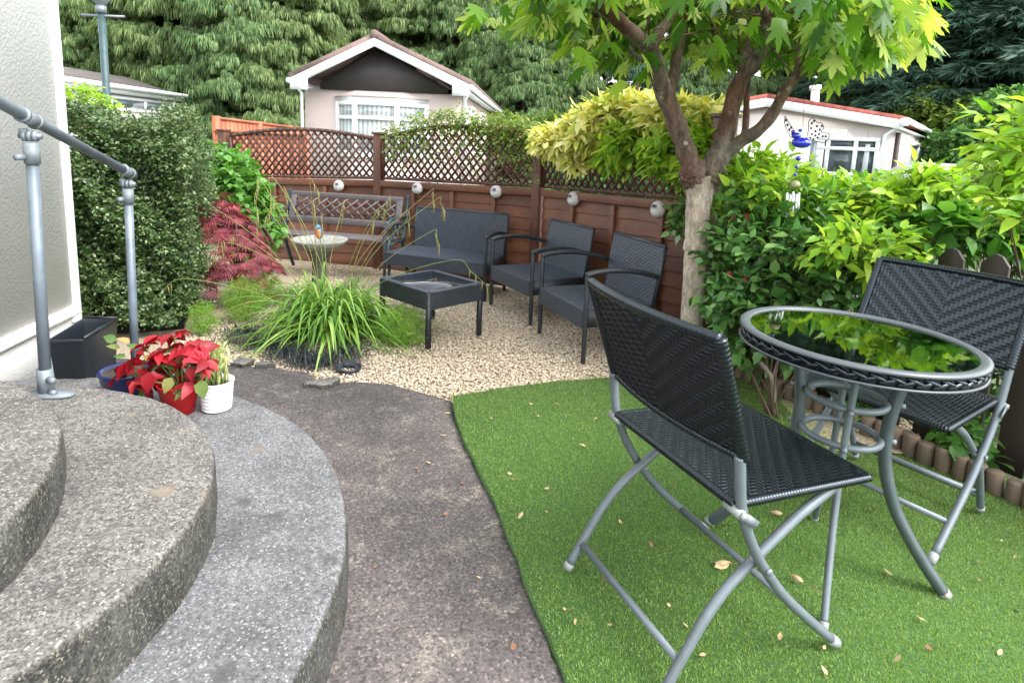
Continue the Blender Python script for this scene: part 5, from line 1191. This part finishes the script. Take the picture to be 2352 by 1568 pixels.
# ---- fuchsia & neighbours on the right
sb = lw(1777, 950)
fu = shrub('fuchsia_bush', 'dark green fuchsia bush with small red flowers right of the maple trunk', 'shrub', [px(1735, 700, 2.95, .24, .2, .26), px(1700, 590, 3.1, .18, .2, .22), px(1800, 600, 2.95, .26, .2, .20), px(1700, 760, 3.1, .09, .15, .16), px(1715, 480, 3.3, .16, .2, .14), px(1880, 560, 2.9, .2, .2, .14), px(1790, 770, 2.9, .12, .12, .12), px(1565, 490, 3.75, .05, .1, .12), px(1900, 660, 2.75, .14, .14, .16)],
      720, .14, 6, .062, M_['fuchsia'], 91, sb, LEAF, .25, 1.0, flowers=26, stem_n=1, width=1.15)
m = MB(); up1 = at(1735, 815, 2.85); m.tube(cat([sb, at(1776, 880, 2.74), at(1762, 850, 2.76), up1, at(1720, 740, 2.95)], 18), np.linspace(.013, .009, 18), 8).tube(cat([at(1774, 870, 2.74), at(1783, 840, 2.76), at(1800, 780, 2.8)], 8), np.linspace(.008, .004, 8), 6)
part('main_stem', m, plain('shrub_bark', (.16, .13, .10), .85, bmp=.4), fu, True)
shrub('lime_shrub', 'lime-yellow broadleaf shrub spreading over the picket fence', 'shrub', [px(1760, 400, 3.6, .28, .25, .13), px(1850, 450, 3.5, .3, .25, .12), px(1980, 490, 3.1, .34, .25, .13), px(1990, 570, 2.6, .20, .15, .09), px(2090, 465, 3.0, .26, .25, .13), px(2130, 440, 2.9, .14, .2, .12), px(2080, 530, 2.8, .15, .15, .07), px(1760, 460, 3.3, .22, .2, .14)],
      820, .15, 7, .078, M_['lime'], 92, (1.75, 3.2, -.05), LEAF, .2, 1.0, width=.8, stem_n=3)
shrub('shoot_shrub', 'mid-green shrub with upright leafy shoots in front of the white home', 'shrub', [px(1950, 450, 3.6, .36, .2, .08), px(2030, 460, 3.4, .2, .2, .09), px(1900, 490, 3.3, .3, .2, .11), px(1850, 500, 3.1, .25, .15, .12)], 420, .17, 7, .055, M_['midgreen'], 93, (1.9, 3.5, -.05), LEAF, .1, .9, upw=1.5, stem_n=3)
shrub('clipped_small_leaf_shrub', 'dull olive fine-leaved round shrub at the right behind the pickets', 'shrub', [px(2280, 480, 3.3, .42, .3, .22), px(2350, 560, 3.2, .2, .2, .18)], 2600, .06, 8, .018, M_['olive'], 94, (2.75, 3.3, -.05), LEAF4, stem_n=4)
shrub('broadleaf_shrub', 'glossy mid-green broadleaf plant leaning over the pickets behind the rear chair', 'shrub', [px(2190, 505, 2.75, .26, .15, .06), px(2280, 515, 2.7, .2, .15, .06)], 150, .15, 5, .095, M_['midgreen'], 95, (2.2, 2.95, -.05), LEAF, .35, 1.1, width=1.15, stem_n=2)
shrub('overhanging_branch', 'lime leafy branch reaching in from the right edge', 'shrub', [px(2335, 290, 2.3, .10, .12, .10), px(2330, 400, 2.15, .09, .10, .10), px(2345, 470, 2.0, .06, .10, .07), px(2380, 350, 2.1, .08, .10, .20)], 85, .2, 7, .082, M_['lime'], 96, (2.55, 2.55, -.05), LEAF, .3, 1.0, stem_n=2, width=.72)
shrub('dark_hedge_fill', 'dark leafy undergrowth behind the picket fence slats', 'shrub', [((1.62, 3.55, .35), (.3, .3, .38)), ((2.0, 3.1, .32), (.3, .25, .36)), ((2.4, 2.6, .3), (.3, .25, .35)), ((1.4, 3.65, .3), (.25, .2, .4))], 950, .14, 5, .07, M_['fuchsia'], 97, (2.0, 3.2, -.05), LEAF4, stem_n=3, zmin=.0)
shrub('ivy_patch', 'ivy creeping low between the log edging and the pickets', 'ivy', [((1.62, 2.72, .10), (.10, .12, .09)), ((1.85, 2.35, .10), (.08, .14, .08)), ((2.05, 2.05, .10), (.08, .14, .08))], 150, .10, 4, .06, M_['midgreen'], 98, (1.8, 2.45, -.04), LEAF, width=1.5, stem_n=1)

# ================================================================== MAPLE TREE
mt = thing('maple_tree', 'spreading green-leaved maple with pale pollarded trunk at the edge of the gravel', 'tree', (at(1588, 770, 3.3) * A(1, 1, 0)) + A(0, 0, -.02))
tb0 = at(1588, 760, 3.3); tb0 = A(tb0[0], 3.3, -.05)
m = MB(); q = [tb0, at(1590, 700, 3.3), at(1597, 600, 3.3), at(1600, 578, 3.3), at(1600, 560, 3.3), at(1604, 500, 3.3), at(1606, 440, 3.3), at(1604, 405, 3.3)]
Pq = cat(q, 60); rr = np.interp(np.linspace(0, 1, 60), [0, .2, .42, .50, .54, .60, .75, .88, 1], [.062, .059, .061, .064, .068, .061, .064, .072, .082])
rng2 = np.random.default_rng(5); m.tube(Pq, rr, 20)
v_ = m.v[0]; n_a = 20; ii = np.arange(len(v_)) // n_a; ctr = Pq[np.minimum(ii, 59)]; dd_ = v_ - ctr; an_ = np.arange(len(v_)) % n_a * 2 * pi / n_a; m.v[0] = ctr + dd_ * (1 + .05 * np.sin(3 * an_ + ii * .12) + .03 * np.sin(5 * an_ - ii * .4) + .02 * np.sin(ii * 1.9))[:, None]
part('trunk', m, M_['trunk'], mt, True)
def limb(pts, r0, r1, n=26, kn=.0):
    P = cat([at(x, y, Y) for x, y, Y in pts], n); rd_ = np.linspace(r0, r1, n) * (1 + .06 * np.sin(np.arange(n) * 1.3)); return MB().tube(P, rd_, 12)
burl = MB()
def blob(c, R_, seed, sq=(1, 1, 1)):
    r = np.random.default_rng(seed); th_, ph = np.meshgrid(np.linspace(0, pi, 25), np.linspace(0, 2 * pi, 41), indexing='ij'); x = np.stack([np.sin(th_) * np.cos(ph), np.sin(th_) * np.sin(ph), np.cos(th_)], -1)
    k = 1 + .10 * np.sin(6 * x[..., 0] + seed) * np.cos(4 * x[..., 2]) + .07 * np.sin(9 * x[..., 1] + 2 * seed) + .06 * np.sin(14 * x[..., 2] + 5 * x[..., 0]) + .05 * np.cos(17 * x[..., 0] + 3 * seed); burl.grid(np.array(c) + x * (R_ * k)[..., None] * np.array(sq))
blob(at(1593, 402, 3.28), .072, 1, (.95, .9, 1.1)); blob(at(1628, 402, 3.3), .066, 2, (1, .9, 1.1)); blob(at(1583, 404, 3.24), .040, 3); blob(at(1656, 388, 3.27), .026, 6); blob(at(1590, 398, 3.22), .034, 8)
part('burl', burl, M_['bark'], mt, True)
LB = [([(1594, 408, 3.3), (1582, 365, 3.3), (1569, 328, 3.3), (1547, 266, 3.28), (1522, 203, 3.25), (1503, 141, 3.2), (1490, 100, 3.15)], .056, .042),
      ([(1490, 106, 3.16), (1447, 72, 3.05), (1410, 37, 2.95), (1369, 0, 2.85), (1300, -50, 2.7)], .040, .022), ([(1492, 110, 3.16), (1510, 80, 3.2), (1530, 55, 3.25), (1553, 9, 3.3), (1575, -60, 3.4)], .032, .018),
      ([(1530, 225, 3.28), (1545, 190, 3.4), (1553, 141, 3.45), (1569, 72, 3.5), (1576, 0, 3.55), (1580, -60, 3.6)], .034, .020), ([(1508, 160, 3.2), (1494, 147, 3.3), (1460, 128, 3.4), (1430, 90, 3.5), (1380, 40, 3.6)], .018, .009),
      ([(1625, 400, 3.3), (1640, 368, 3.3), (1658, 340, 3.3), (1669, 297, 3.28), (1688, 219, 3.22), (1706, 172, 3.2)], .058, .040), ([(1706, 176, 3.2), (1738, 140, 3.15), (1756, 80, 3.1), (1764, 40, 3.05)], .036, .030),
      ([(1764, 44, 3.05), (1750, 15, 3.0), (1728, -20, 2.95), (1700, -60, 2.9)], .022, .014), ([(1764, 44, 3.05), (1795, 10, 3.0), (1830, -20, 2.95)], .022, .014), ([(1706, 176, 3.2), (1712, 130, 3.3), (1728, 78, 3.4), (1745, 20, 3.5), (1750, -40, 3.5)], .030, .018),
      ([(1645, 385, 3.3), (1672, 350, 3.28), (1700, 325, 3.25), (1741, 300, 3.2), (1776, 259, 3.15), (1801, 213, 3.1), (1828, 180, 3.08)], .040, .022), ([(1828, 180, 3.08), (1845, 168, 3.05), (1875, 158, 3.0), (1905, 150, 2.95), (1960, 110, 2.9), (2040, 70, 2.85)], .018, .007),
      ([(1828, 182, 3.08), (1831, 150, 3.1), (1834, 110, 3.12), (1850, 60, 3.1)], .014, .007), ([(1692, 340, 3.3), (1711, 300, 3.35), (1716, 203, 3.4), (1722, 150, 3.4)], .020, .014)]
for k, (pts, r0, r1) in enumerate(LB): part('limb', limb(pts, r0, r1), M_['bark'], mt, True)
blob2 = burl
# twigs and leaves
r = np.random.default_rng(101); LP_, LD = [], []; tw = MB(); ends = [at(*p[-1]) for p, _, _ in LB]
def vx(P):   # image position of points (used only to keep the crown where the photo shows it)
    d = P - np.array([0, 0, CAMH]); z = d @ fw; return CX + F * (d @ RI) / z, CYS - F * (d @ UP) / z
N0 = 22000; P = np.stack([r.uniform(-.35, 2.35, N0), r.uniform(1.9, 4.3, N0), r.uniform(1.45, 3.0, N0)], 1)
ce = np.array([1.0, 3.0, 2.3]); q = (P - ce) / [1.3, 1.25, .85]; P = P[(q ** 2).sum(1) < 1]; X_, Yv = vx(P)
low = np.interp(X_, [1060, 1100, 1230, 1290, 1330, 1420, 1480, 1540, 1700, 1900, 1960, 2060, 2100, 2150], [0, 42, 52, 62, 120, 150, 115, 115, 125, 145, 135, 110, 75, 35])
P = P[(Yv < low) & (X_ > 1060) & (X_ < 2140)]; X_, Yv = vx(P)
ok_ = ~((X_ > 1330) & (X_ < 1860) & (Yv > -30) & (P[:, 1] < 3.42) & (r.uniform(size=len(P)) < .96)); P, X_, Yv = P[ok_], X_[ok_], Yv[ok_]; vis = Yv > -60; Pv = P[vis][:1600]; Ph = P[~vis][:900]
fr_ = [(1095, 12), (1120, 38), (1105, 28), (1165, 20), (1180, 40), (1212, 30), (1222, 35), (1240, 18), (1290, 25), (1310, 60), (1330, 85), (1320, 105), (1352, 122), (1345, 150), (1372, 130), (1400, 100), (1425, 150), (1420, 168), (1440, 140), (1483, 152), (1478, 120), (1500, 60), (1460, 60), (1380, 60), (1420, 30), (1600, 60), (1630, 30), (1640, 100), (1660, 50), (1615, 130), (1700, 110), (1690, 60), (1740, 70), (1690, 100), (1660, 140), (1780, 90), (1800, 130), (1840, 90), (1870, 70), (1880, 110), (1905, 100), (1925, 172), (1970, 135), (1900, 140), (1990, 90), (2010, 95), (2050, 100), (2060, 70), (2080, 40), (2100, 85), (2115, 60), (2135, 95), (2070, 10), (2105, 20), (1940, 60), (1960, 90), (1820, 40), (1860, 20), (1990, 40), (2030, 60)]
Pf = np.concatenate([np.array([at(x + r.normal(0, 9), y + r.normal(0, 7), r.uniform(2.55, 3.3)) for x, y in fr_ for _ in range(3)])]); X_, Yv = vx(Pf); Pf[:, :] = np.where(((X_ > 1340) & (X_ < 1850))[:, None], Pf + (Pf - A(0, 0, CAMH)) * .16, Pf)
fm = MB()
for PP, big in ((Pv, 0), (Ph, 0), (Pf, 1)):
    n = len(PP); h_ = r.normal(0, 1, (n, 3)) * [1, 1, 0] + (PP - ce) * [.7, .7, 0]; ld = unit(unit(h_) * r.uniform(.3, 1.0, (n, 1)) + np.array([0, 0, -1.]) * r.uniform(.3, 1.1, (n, 1)))
    nr = unit(np.array([0, 0, 1.]) + h_ * .35 + r.normal(0, .35, (n, 3))); sz = r.uniform(.08, .145, n) * (1.0 if big else 1)
    fm.inst(*MAPLE, frames(ld, nr), PP, np.stack([sz * r.uniform(.85, 1.1, n), sz, sz * r.uniform(.3, 1.6, n)], 1))
    for i in range(0, n, 1 if big else 3):
        b_ = PP[i]; tw.tube([b_, b_ - ld[i] * .03 + A(0, 0, .03), b_ - ld[i] * .06 + A(0, 0, .08)], .0013, 3, False)
allP = np.concatenate([Pv, Pf])
for i in range(240):
    e = allP[r.integers(len(allP))]; s_ = ends[int(np.argmin([np.linalg.norm(e - q) for q in ends]))] if r.uniform() < .7 else at(*LB[r.integers(len(LB))][0][-1]); 
    if np.linalg.norm(e - s_) > 1.0: continue
    tw.tube(cat([s_, (s_ + e) / 2 + A(0, 0, .07) + r.normal(0, .02, 3), e + A(0, 0, .05)], 8), np.linspace(.006, .002, 8), 5, False)
part('crown', fm, M_['maple'], mt); part('twigs', tw, M_['bark'], mt)

# ================================================================== POTS AND SMALL THINGS
# black planter bin
zb2_ = .33; bc = [gz(110, 781, zb2_), gz(190, 779, zb2_), gz(269, 732, zb2_), gz(193, 731, zb2_)]
bcn = sum(bc) / 4; bi = thing('black_planter_box', 'empty black plastic trough standing between the wall and steps', 'planter', (bcn[0], bcn[1], 0))
def ring(sc, z): return [A(*(bcn + (c - bcn) * sc)[:2], z) for c in bc]
m = MB(); R_ = [ring(.80, .0), ring(1.0, zb2_ - .012), ring(1.045, zb2_ - .012), ring(1.045, zb2_), ring(.97, zb2_), ring(.955, zb2_ - .02), ring(.77, .02)]; V = np.concatenate(R_); fs = [(3, 2, 1, 0)]
for i in range(6):
    for j in range(4): fs.append((i * 4 + j, i * 4 + (j + 1) % 4, (i + 1) * 4 + (j + 1) % 4, (i + 1) * 4 + j))
fs.append((24, 25, 26, 27)); m.add(V, fs); part('body', m, M_['black_plastic'], bi, bev=.006)
rg = ring(1.02, zb2_ + .004); part('rim_lip', MB().bar(rg[1] + (rg[2] - rg[1]) * .03, rg[2] - (rg[2] - rg[1]) * .05, .012, .008).bar(rg[3] + (rg[2] - rg[3]) * .03, rg[2], .012, .008), M_['black_plastic'], bi)
# white ribbed pot
wp = gz(498, 938, .16); wp = A(wp[0], wp[1], .160); wt_ = thing('white_ribbed_pot', 'white horizontally ribbed ceramic pot on the lowest step', 'plant pot', wp)
H2 = .112; prof = [(0, 0), (.046, 0), (.050, .004)] + [(.050 + .0105 * z / H2 + .0016 * abs(sin(z / H2 * pi * 8)), z) for z in np.linspace(.005, H2 - .008, 60)] + [(.064, H2 - .006), (.064, H2), (.059, H2), (.058, H2 - .03), (0.0001, H2 - .03)]
part('pot', MB().lathe(prof, wp, 48), M_['white_pot'], wt_, True); part('soil', MB().lathe([(.058, H2 - .022), (.0001, H2 - .018)], wp, 20), M_['soil'], wt_)
r = np.random.default_rng(111); sp = thing('yellowing_shoots', 'yellow-green upright shoots growing in the white ribbed pot', 'plant', wp + A(0, 0, H2 - .02)); fm, sm = MB(), MB()
n = 46; P0 = wp + A(0, 0, H2 - .02) + np.stack([r.normal(-.006, .022, n), r.normal(0, .02, n), np.zeros(n)], 1); D = unit(r.normal(0, .16, (n, 3)) + A(-.08, 0, 1))
for i in range(n):
    L_ = r.uniform(.06, .15); e = P0[i] + D[i] * L_; sm.tube([P0[i], (P0[i] + e) / 2 + r.normal(0, .003, 3), e], [.0032, .003, .0015], 5)
ribbons(fm, P0, D, r.uniform(.08, .16, n), r.uniform(0, .3, n), .009, 6)
shoots(fm, P0 + D * .05, D, .09, 4, .03, LEAF, .1, .5, .3, r, width=.6)
part('stems', sm, M_['shoot'], sp, True); part('leaves', fm, M_['shoot'], sp)
# red pot + poinsettia
rp_ = gz(413, 944, .16); rp_ = A(rp_[0], rp_[1], .160); rt_ = thing('red_pot', 'bright red tapered pot on the lowest step, left of the white one', 'plant pot', rp_)
part('pot', MB().lathe([(0, 0), (.050, 0), (.070, .105), (.073, .108), (.069, .112), (.062, .085), (.0001, .085)], rp_, 40), M_['red_pot'], rt_, True); part('soil', MB().lathe([(.062, .09), (.0001, .094)], rp_, 20), M_['soil'], rt_)
po_ = thing('poinsettia', 'red poinsettia with a few green leaves filling the red pot', 'plant', rp_ + A(0, 0, .09)); fm, gm, sm = MB(), MB(), MB()
r = np.random.default_rng(121)
heads = [(330, 795), (400, 772), (452, 800), (368, 812), (425, 800), (298, 838), (345, 845), (470, 830), (318, 872), (395, 830), (440, 838), (350, 885), (440, 880), (285, 862), (380, 860)]
for i, (x, y) in enumerate(heads):
    fm = MB(); c = at(x, y, rp_[1] + r.uniform(-.07, .09)); n = 9 if i not in (11, 12) else 4; nn = unit((c - (rp_ + A(0, 0, .12))) + A(0, -.02, .12) + r.normal(0, .03, 3)); a = np.arange(n) * 2.4 + r.uniform(0, 6)
    x_ = unit(np.cross(nn, [0, 1, .2])); y_ = np.cross(nn, x_); out = np.cos(a)[:, None] * x_ + np.sin(a)[:, None] * y_
    ld = unit(out + nn * r.uniform(-.35, .35, (n, 1)) + A(0, 0, -.15)); s_ = r.uniform(.055, .085, n)
    fm.inst(*LEAF, frames(ld, np.tile(nn, (n, 1)) + r.normal(0, .3, (n, 3))), np.tile(c, (n, 1)) + nn * r.uniform(-.012, .012, (n, 1)), np.stack([s_ * 1.1, s_, s_ * r.uniform(.6, 3.2, n)], 1))
    k = 5; a = r.uniform(0, 6, k); out = np.cos(a)[:, None] * x_ + np.sin(a)[:, None] * y_
    s_ = r.uniform(.04, .06, k)
    gm.inst(*LEAF, frames(unit(out + nn * -.2), np.tile(nn, (k, 1)) + r.normal(0, .3, (k, 3))), np.tile(c - nn * .04, (k, 1)), np.stack([s_ * 1.1, s_, s_], 1))
    part('red_bract_cluster', fm, M_['poin'], po_)
    sm.tube(cat([rp_ + A(r.normal(0, .01), r.normal(0, .01), .085), (rp_ + A(0, 0, .12)) * .5 + c * .5 + A(0, 0, -.01), c], 8), .0026, 5)
for (x, y, s_, d_) in ((345, 868, .075, (.0, -.4, -.9)), (440, 855, .05, (.1, -.4, -.9)), (268, 795, .045, (-.9, -.2, .3)), (462, 885, .07, (.2, -.3, -.9)), (395, 880, .06, (-.3, -.4, -.8))):
    rd_l = (x, y) in ((345, 868), (440, 855)); g_ = MB() if rd_l else gm; c = at(x, y - 14, rp_[1] - .08); g_.inst(*LEAF, frames(unit(A(*d_))[None], A(0, -.9, .4)[None]), c[None], np.array([[s_ * 1.4, s_, s_]]))
    if rd_l: part('hanging_bract', g_, M_['poin'], po_)
for x, y in ((262, 800), (285, 785), (275, 820), (300, 800)): c = at(x + 14, y, rp_[1] + .12); gm.inst(*LEAF, frames(unit(A(-.8, r.normal(0, .3), r.uniform(-.1, .5)))[None], A(0, -.3, 1)[None]), c[None], np.array([[.06, .05, .05]]))
part('green_leaves', gm, M_['poingreen'], po_); part('stems', sm, M_['poingreen'], po_)
# blue pot
bp_ = gz(288, 905, .16); bp_ = A(-1.455, 2.27, .16); bt_ = thing('blue_glazed_pot', 'round dark blue glazed pot half hidden behind the middle step', 'plant pot', bp_)
part('pot', MB().lathe([(0, 0), (.055, 0), (.082, .05), (.090, .085), (.095, .09), (.093, .098), (.084, .097), (.080, .085), (.0001, .08)], bp_, 40), M_['blue_pot'], bt_, True); part('soil', MB().lathe([(.081, .086), (.0001, .088)], bp_, 20), M_['soil'], bt_)

# bird bath and kingfisher
bbp = at(734, 549, 4.62); zb3 = bbp[2]; g_ = float(gravel_z(4.62))
bd_ = thing('bird_bath', 'round lichened stone bird bath on a flared pedestal', 'bird bath', (bbp[0], 4.62, g_)); b0 = A(bbp[0], 4.62, 0)
part('bowl', MB().lathe([(.06, zb3 - .10), (.12, zb3 - .075), (.185, zb3 - .035), (.207, zb3 - .008), (.205, zb3), (.185, zb3 + .002), (.165, zb3 - .012), (.08, zb3 - .028), (.0001, zb3 - .03)], b0, 48, .0012), M_['birdbath'], bd_, True)
part('pedestal', MB().lathe([(.11, g_ - .02), (.115, g_ + .03), (.085, g_ + .05), (.06, g_ + .11), (.055, zb3 - .17), (.075, zb3 - .12), (.10, zb3 - .09), (.0001, zb3 - .085)], b0, 32, .001), plain('shaded_stone', (.10, .11, .075), .95, var=.4, bmp=.6), bd_, True)  # pedestal stone darkened: shade below the bowl is put into its colour
kc = at(728, 541, 4.56); kf = thing('kingfisher_ornament', 'small kingfisher figure with blue head and orange breast on the bird bath', 'ornament', (kc[0], 4.56, zb3 - .01)); kc = A(kc[0] + .012, 4.56, zb3 + .03)
def ell(c, R_, ax=None, n=16):
    th_, ph = np.meshgrid(np.linspace(0, pi, 11), np.linspace(0, 2 * pi, n + 1), indexing='ij'); x = np.stack([np.sin(th_) * np.cos(ph) * R_[0], np.sin(th_) * np.sin(ph) * R_[1], np.cos(th_) * R_[2]], -1)
    return np.array(c) + (x if ax is None else x @ np.array(ax))
kb = kc + A(0, 0, .02)
part('body', MB().grid(ell(kb, (.022, .022, .040))), plain('kingfisher_orange', (.50, .16, .05), .4), kf, True)
part('head', MB().grid(ell(kb + A(-.004, 0, .048), (.021, .019, .017))), plain('kingfisher_blue', (.05, .20, .42), .35), kf, True)
part('wing', MB().grid(ell(kb + A(.014, .010, .004), (.014, .018, .040))), plain('kingfisher_wing', (.04, .16, .34), .4), kf, True)
part('cheek', MB().grid(ell(kb + A(-.012, -.012, .043), (.008, .006, .006))), plain('kingfisher_white', (.7, .7, .68), .5), kf, True)
part('beak', MB().tube([kb + A(-.020, -.002, .046), kb + A(-.052, -.004, .044)], [.005, .0008], 8), M_['wire'], kf, True)
part('tail', MB().tube([kb + A(.006, .006, -.03), kb + A(.010, .008, -.062)], [.008, .004], 6), plain('kingfisher_tail', (.03, .12, .28), .4), kf, True)

# wind chime
Yc = 3.02; ch = thing('wind_chime', 'wind chime with wire wings, cobalt glass body, beads and metal tubes under the maple', 'wind chime', at(1838, 326, Yc))
m = MB(); p0, p1 = at(1850, 172, Yc), at(1844, 292, Yc)
for k in range(34):
    q = p0 + (p1 - p0) * k / 34; q2 = p0 + (p1 - p0) * (k + .8) / 34; m.tube([q, (q + q2) / 2 + A(.0025 * (1 if k % 2 else -1), 0, 0), q2], .0011, 4)
part('chain', m, M_['wire'], ch)
part('glass_body', MB().grid(ell(at(1841, 328, Yc), (.047, .035, .026))).grid(ell(at(1829, 312, Yc), (.022, .02, .016))).grid(ell(at(1822, 303, Yc), (.010, .01, .009))).grid(ell(at(1838, 300, Yc), (.010, .01, .008))), M_['blueglass'], ch, True)
def outline(pts): return cat([at(1568 + x / 3, y / 3, Yc + (i % 3) * .004) for i, (x, y) in enumerate(pts)], len(pts) * 4)
m = MB().tube(outline([(705, 800), (703, 850), (720, 900), (745, 945), (775, 975), (800, 950), (770, 905), (740, 860), (705, 800)]), .0018, 5)
for x, y in ((712, 830), (722, 862), (735, 895), (755, 925), (748, 880)): m.grid(ell(at(1568 + x / 3, y / 3, Yc), (.0055, .003, .007), n=8))
part('wing', m, M_['wire'], ch)
m = MB().tube(outline([(855, 950), (868, 880), (870, 835), (900, 815), (925, 845), (955, 848), (972, 880), (955, 912), (1008, 922), (1005, 955), (975, 985), (930, 975), (880, 965), (855, 950)]), .0018, 5)
for x, y in ((890, 850), (885, 885), (905, 835), (925, 870), (945, 895), (915, 905), (890, 925), (940, 925), (965, 940), (985, 940), (930, 950), (880, 950), (900, 960), (960, 870), (915, 935)): m.grid(ell(at(1568 + x / 3, y / 3, Yc), (.0058, .003, .0055), n=8))
part('wing', m, M_['wire'], ch)
for x, y, s_ in ((797, 1092, .013), (784, 1151, .009), (776, 1203, .009)): part('bead', MB().grid(ell(at(1568 + x / 3, y / 3, Yc), (s_, s_, s_ * .85))), M_['blueglass'], ch, True)
part('cord', MB().tube([at(1838, 340, Yc), at(1826, 420, Yc)], .001, 4), M_['wire'], ch)
dc = at(1826, 424, Yc); part('cap', MB().lathe([(.0001, .02), (.018, .016), (.026, .0), (.024, -.012), (.0001, -.014)], dc, 20), M_['chimewood'], ch, True)
for k, (x, y0, y1) in enumerate(((1808, 443, 500), (1815, 446, 506), (1822, 440, 512), (1829, 446, 513), (1835, 443, 504))):
    yy = Yc + (.012 if k % 2 else -.012); a_, b_ = at(x, y0, yy), at(x - 2, y1, yy); tb_ = part('chime_tube', MB().tube([a_, b_], .0055, 10), M_['chime'], ch, True)
    part('thread', MB().tube([a_, A(dc[0] + (a_[0] - dc[0]) * .8, yy, dc[2] - .012)], .0006, 3), M_['wire'], tb_)

# loose bits: black saucer, edging stones, dry leaves
c = gg(800, 848); sau = solo('plastic_saucer', MB().lathe([(.035, .006), (.05, .004), (.058, .010), (.064, .018), (.068, .018), (.064, .0), (.035, .0)], c, 28), M_['black_plastic'], 'black plastic drainage ring lying in the gravel by the sedge', 'plant saucer', c, smooth=True)
r = np.random.default_rng(131)
for k, (x, y, s_, lab) in enumerate(((738, 880, .075, 'flat pale broken concrete chunk at the path corner by the gravel'), (560, 838, .06, 'small grey stone at the edge of the bed near the white pot'), (610, 845, .04, 'tiny pale stone in front of the black grass'))):
    c = gg(x, y); m = MB(); n = 11; an = np.sort(r.uniform(0, 2 * pi, n)); rad = s_ * r.uniform(.7, 1.1, n); m.prism([(c[0] + rad[i] * 1.3 * cos(an[i]), c[1] + rad[i] * sin(an[i]), -.01) for i in range(n)], (r.normal(0, .005), 0, .03)); solo('edging_stone', m, M_['step_a'], lab, 'stone', c, 'loose edging stones', bev=.006)
LT = T([(0, 0, 0), (.3, .3, .12), (.35, .7, .05), (0, 1, .2), (-.3, .6, .1), (-.28, .25, -.02), (0, .5, .0)], [(0, 1, 6), (1, 2, 6), (2, 3, 6), (3, 4, 6), (4, 5, 6), (5, 0, 6)])
spots = [(1372, 965), (1215, 932), (1165, 1093), (1392, 1015), (1395, 1440), (1545, 1120), (1270, 932), (1180, 1105), (1345, 1030), (1640, 1310), (1662, 1345), (1652, 1362), (1300, 1410), (1320, 1445), (1660, 890), (1735, 905), (1850, 1080), (2220, 1285), (2240, 1290), (2290, 1205), (2300, 1250), (2270, 1260), (2330, 1290), (1780, 1330), (1790, 1480), (1900, 1560), (2050, 1530), (1940, 1380), (1255, 1180), (1230, 960), (1420, 1200), (1500, 1260), (2100, 1420), (2330, 1400), (1580, 1450), (1700, 960), (1690, 930), (1960, 1130), (1970, 1220), (2010, 1180), (1130, 965), (1250, 1130), (1190, 1200), (1380, 1340), (1540, 1400), (1620, 1510), (2180, 1380), (2250, 1340), (2050, 1330), (2300, 1500), (1890, 1500), (2130, 1500)]
for k, (x, y) in enumerate(()): pass
tops = ['curled brown leaf on the lawn near the gravel edge', 'pale dry leaf on the lawn nearest the far lawn corner', 'grey-brown seed husk on the lawn beside the path edge']
lm0 = MB().add(*[LT[0], [tuple(f) for f in LT[1][0]]]); lme = lm0.mesh('dry_leaf'); lme.materials.append(M_['litter']); lme2 = MB().add(LT[0] * [1.6, .7, 1.5], [tuple(f) for f in LT[1][0]]).mesh('seed_husk'); lme2.materials.append(M_['litter2'])
for k, (x, y) in enumerate(spots):
    c = lw(x, y); hk = k % 4 == 3; o = bpy.data.objects.new('seed_husk' if hk else 'dry_leaf', lme2 if hk else lme); link(o); o.location = tuple(c + A(0, 0, .012)); s_ = r.uniform(.010, .022) if k not in (0, 9) else .035; o.scale = (s_, s_ * r.uniform(.8, 1.6), s_); o.rotation_euler = (r.normal(0, .4), r.normal(0, .4), r.uniform(0, 6))
    tag(o, 'small brown seed husk lying on the artificial lawn' if hk else 'small dry pale leaf scrap lying on the artificial lawn', 'litter', 'seed husks on the lawn' if hk else 'dry leaf scraps on the lawn')
for k, (x, y) in enumerate(((960, 1075), (990, 1065), (905, 935), (1010, 1000), (860, 1300), (1105, 1330), (1030, 1180), (905, 1450), (1175, 1480), (1000, 900), (820, 960), (1020, 950), (1060, 1110))):
    c = gz(x, y); o = bpy.data.objects.new('dry_leaf', lme if k % 2 else lme2); link(o); o.location = tuple(c + A(0, 0, .004)); s_ = r.uniform(.008, .017); o.scale = (s_, s_ * r.uniform(.8, 2.2), s_ * .6); o.rotation_euler = (r.normal(0, .2), r.normal(0, .2), r.uniform(0, 6))
    tag(o, 'tiny dry leaf fragment lying on the stained concrete path', 'litter', 'dry leaf fragments on the path')
pm = plain('dry_pod', (.42, .28, .17), .7, var=.3); 
for k, (x, y, lab, dd_) in enumerate(((1782, 1188, 'long-stalked dry bud on the lawn under the near chair seat', (-1, .3)), (1828, 1340, 'long-stalked dry bud on the lawn between chair and table legs', (-.6, .8)), (1655, 1305, 'dark split bud on the lawn inside the near chair frame', (-1, .1)))):
    c = lw(x, y) + A(0, 0, .018); d_ = unit(A(*dd_, 0)); t = thing('dry_bud', lab, 'bud', c, 0, 'dry stalked buds on the lawn')
    part('pod', MB().tube([c - d_ * .018, c - d_ * .008, c + d_ * .004, c + d_ * .02], [.002, .0075, .007, .001], 8), pm, t, True); part('stalk', MB().tube([c - d_ * .018, c - d_ * .05 + A(0, 0, .004), c - d_ * .075], .001, 4), M_['litter2'], t)
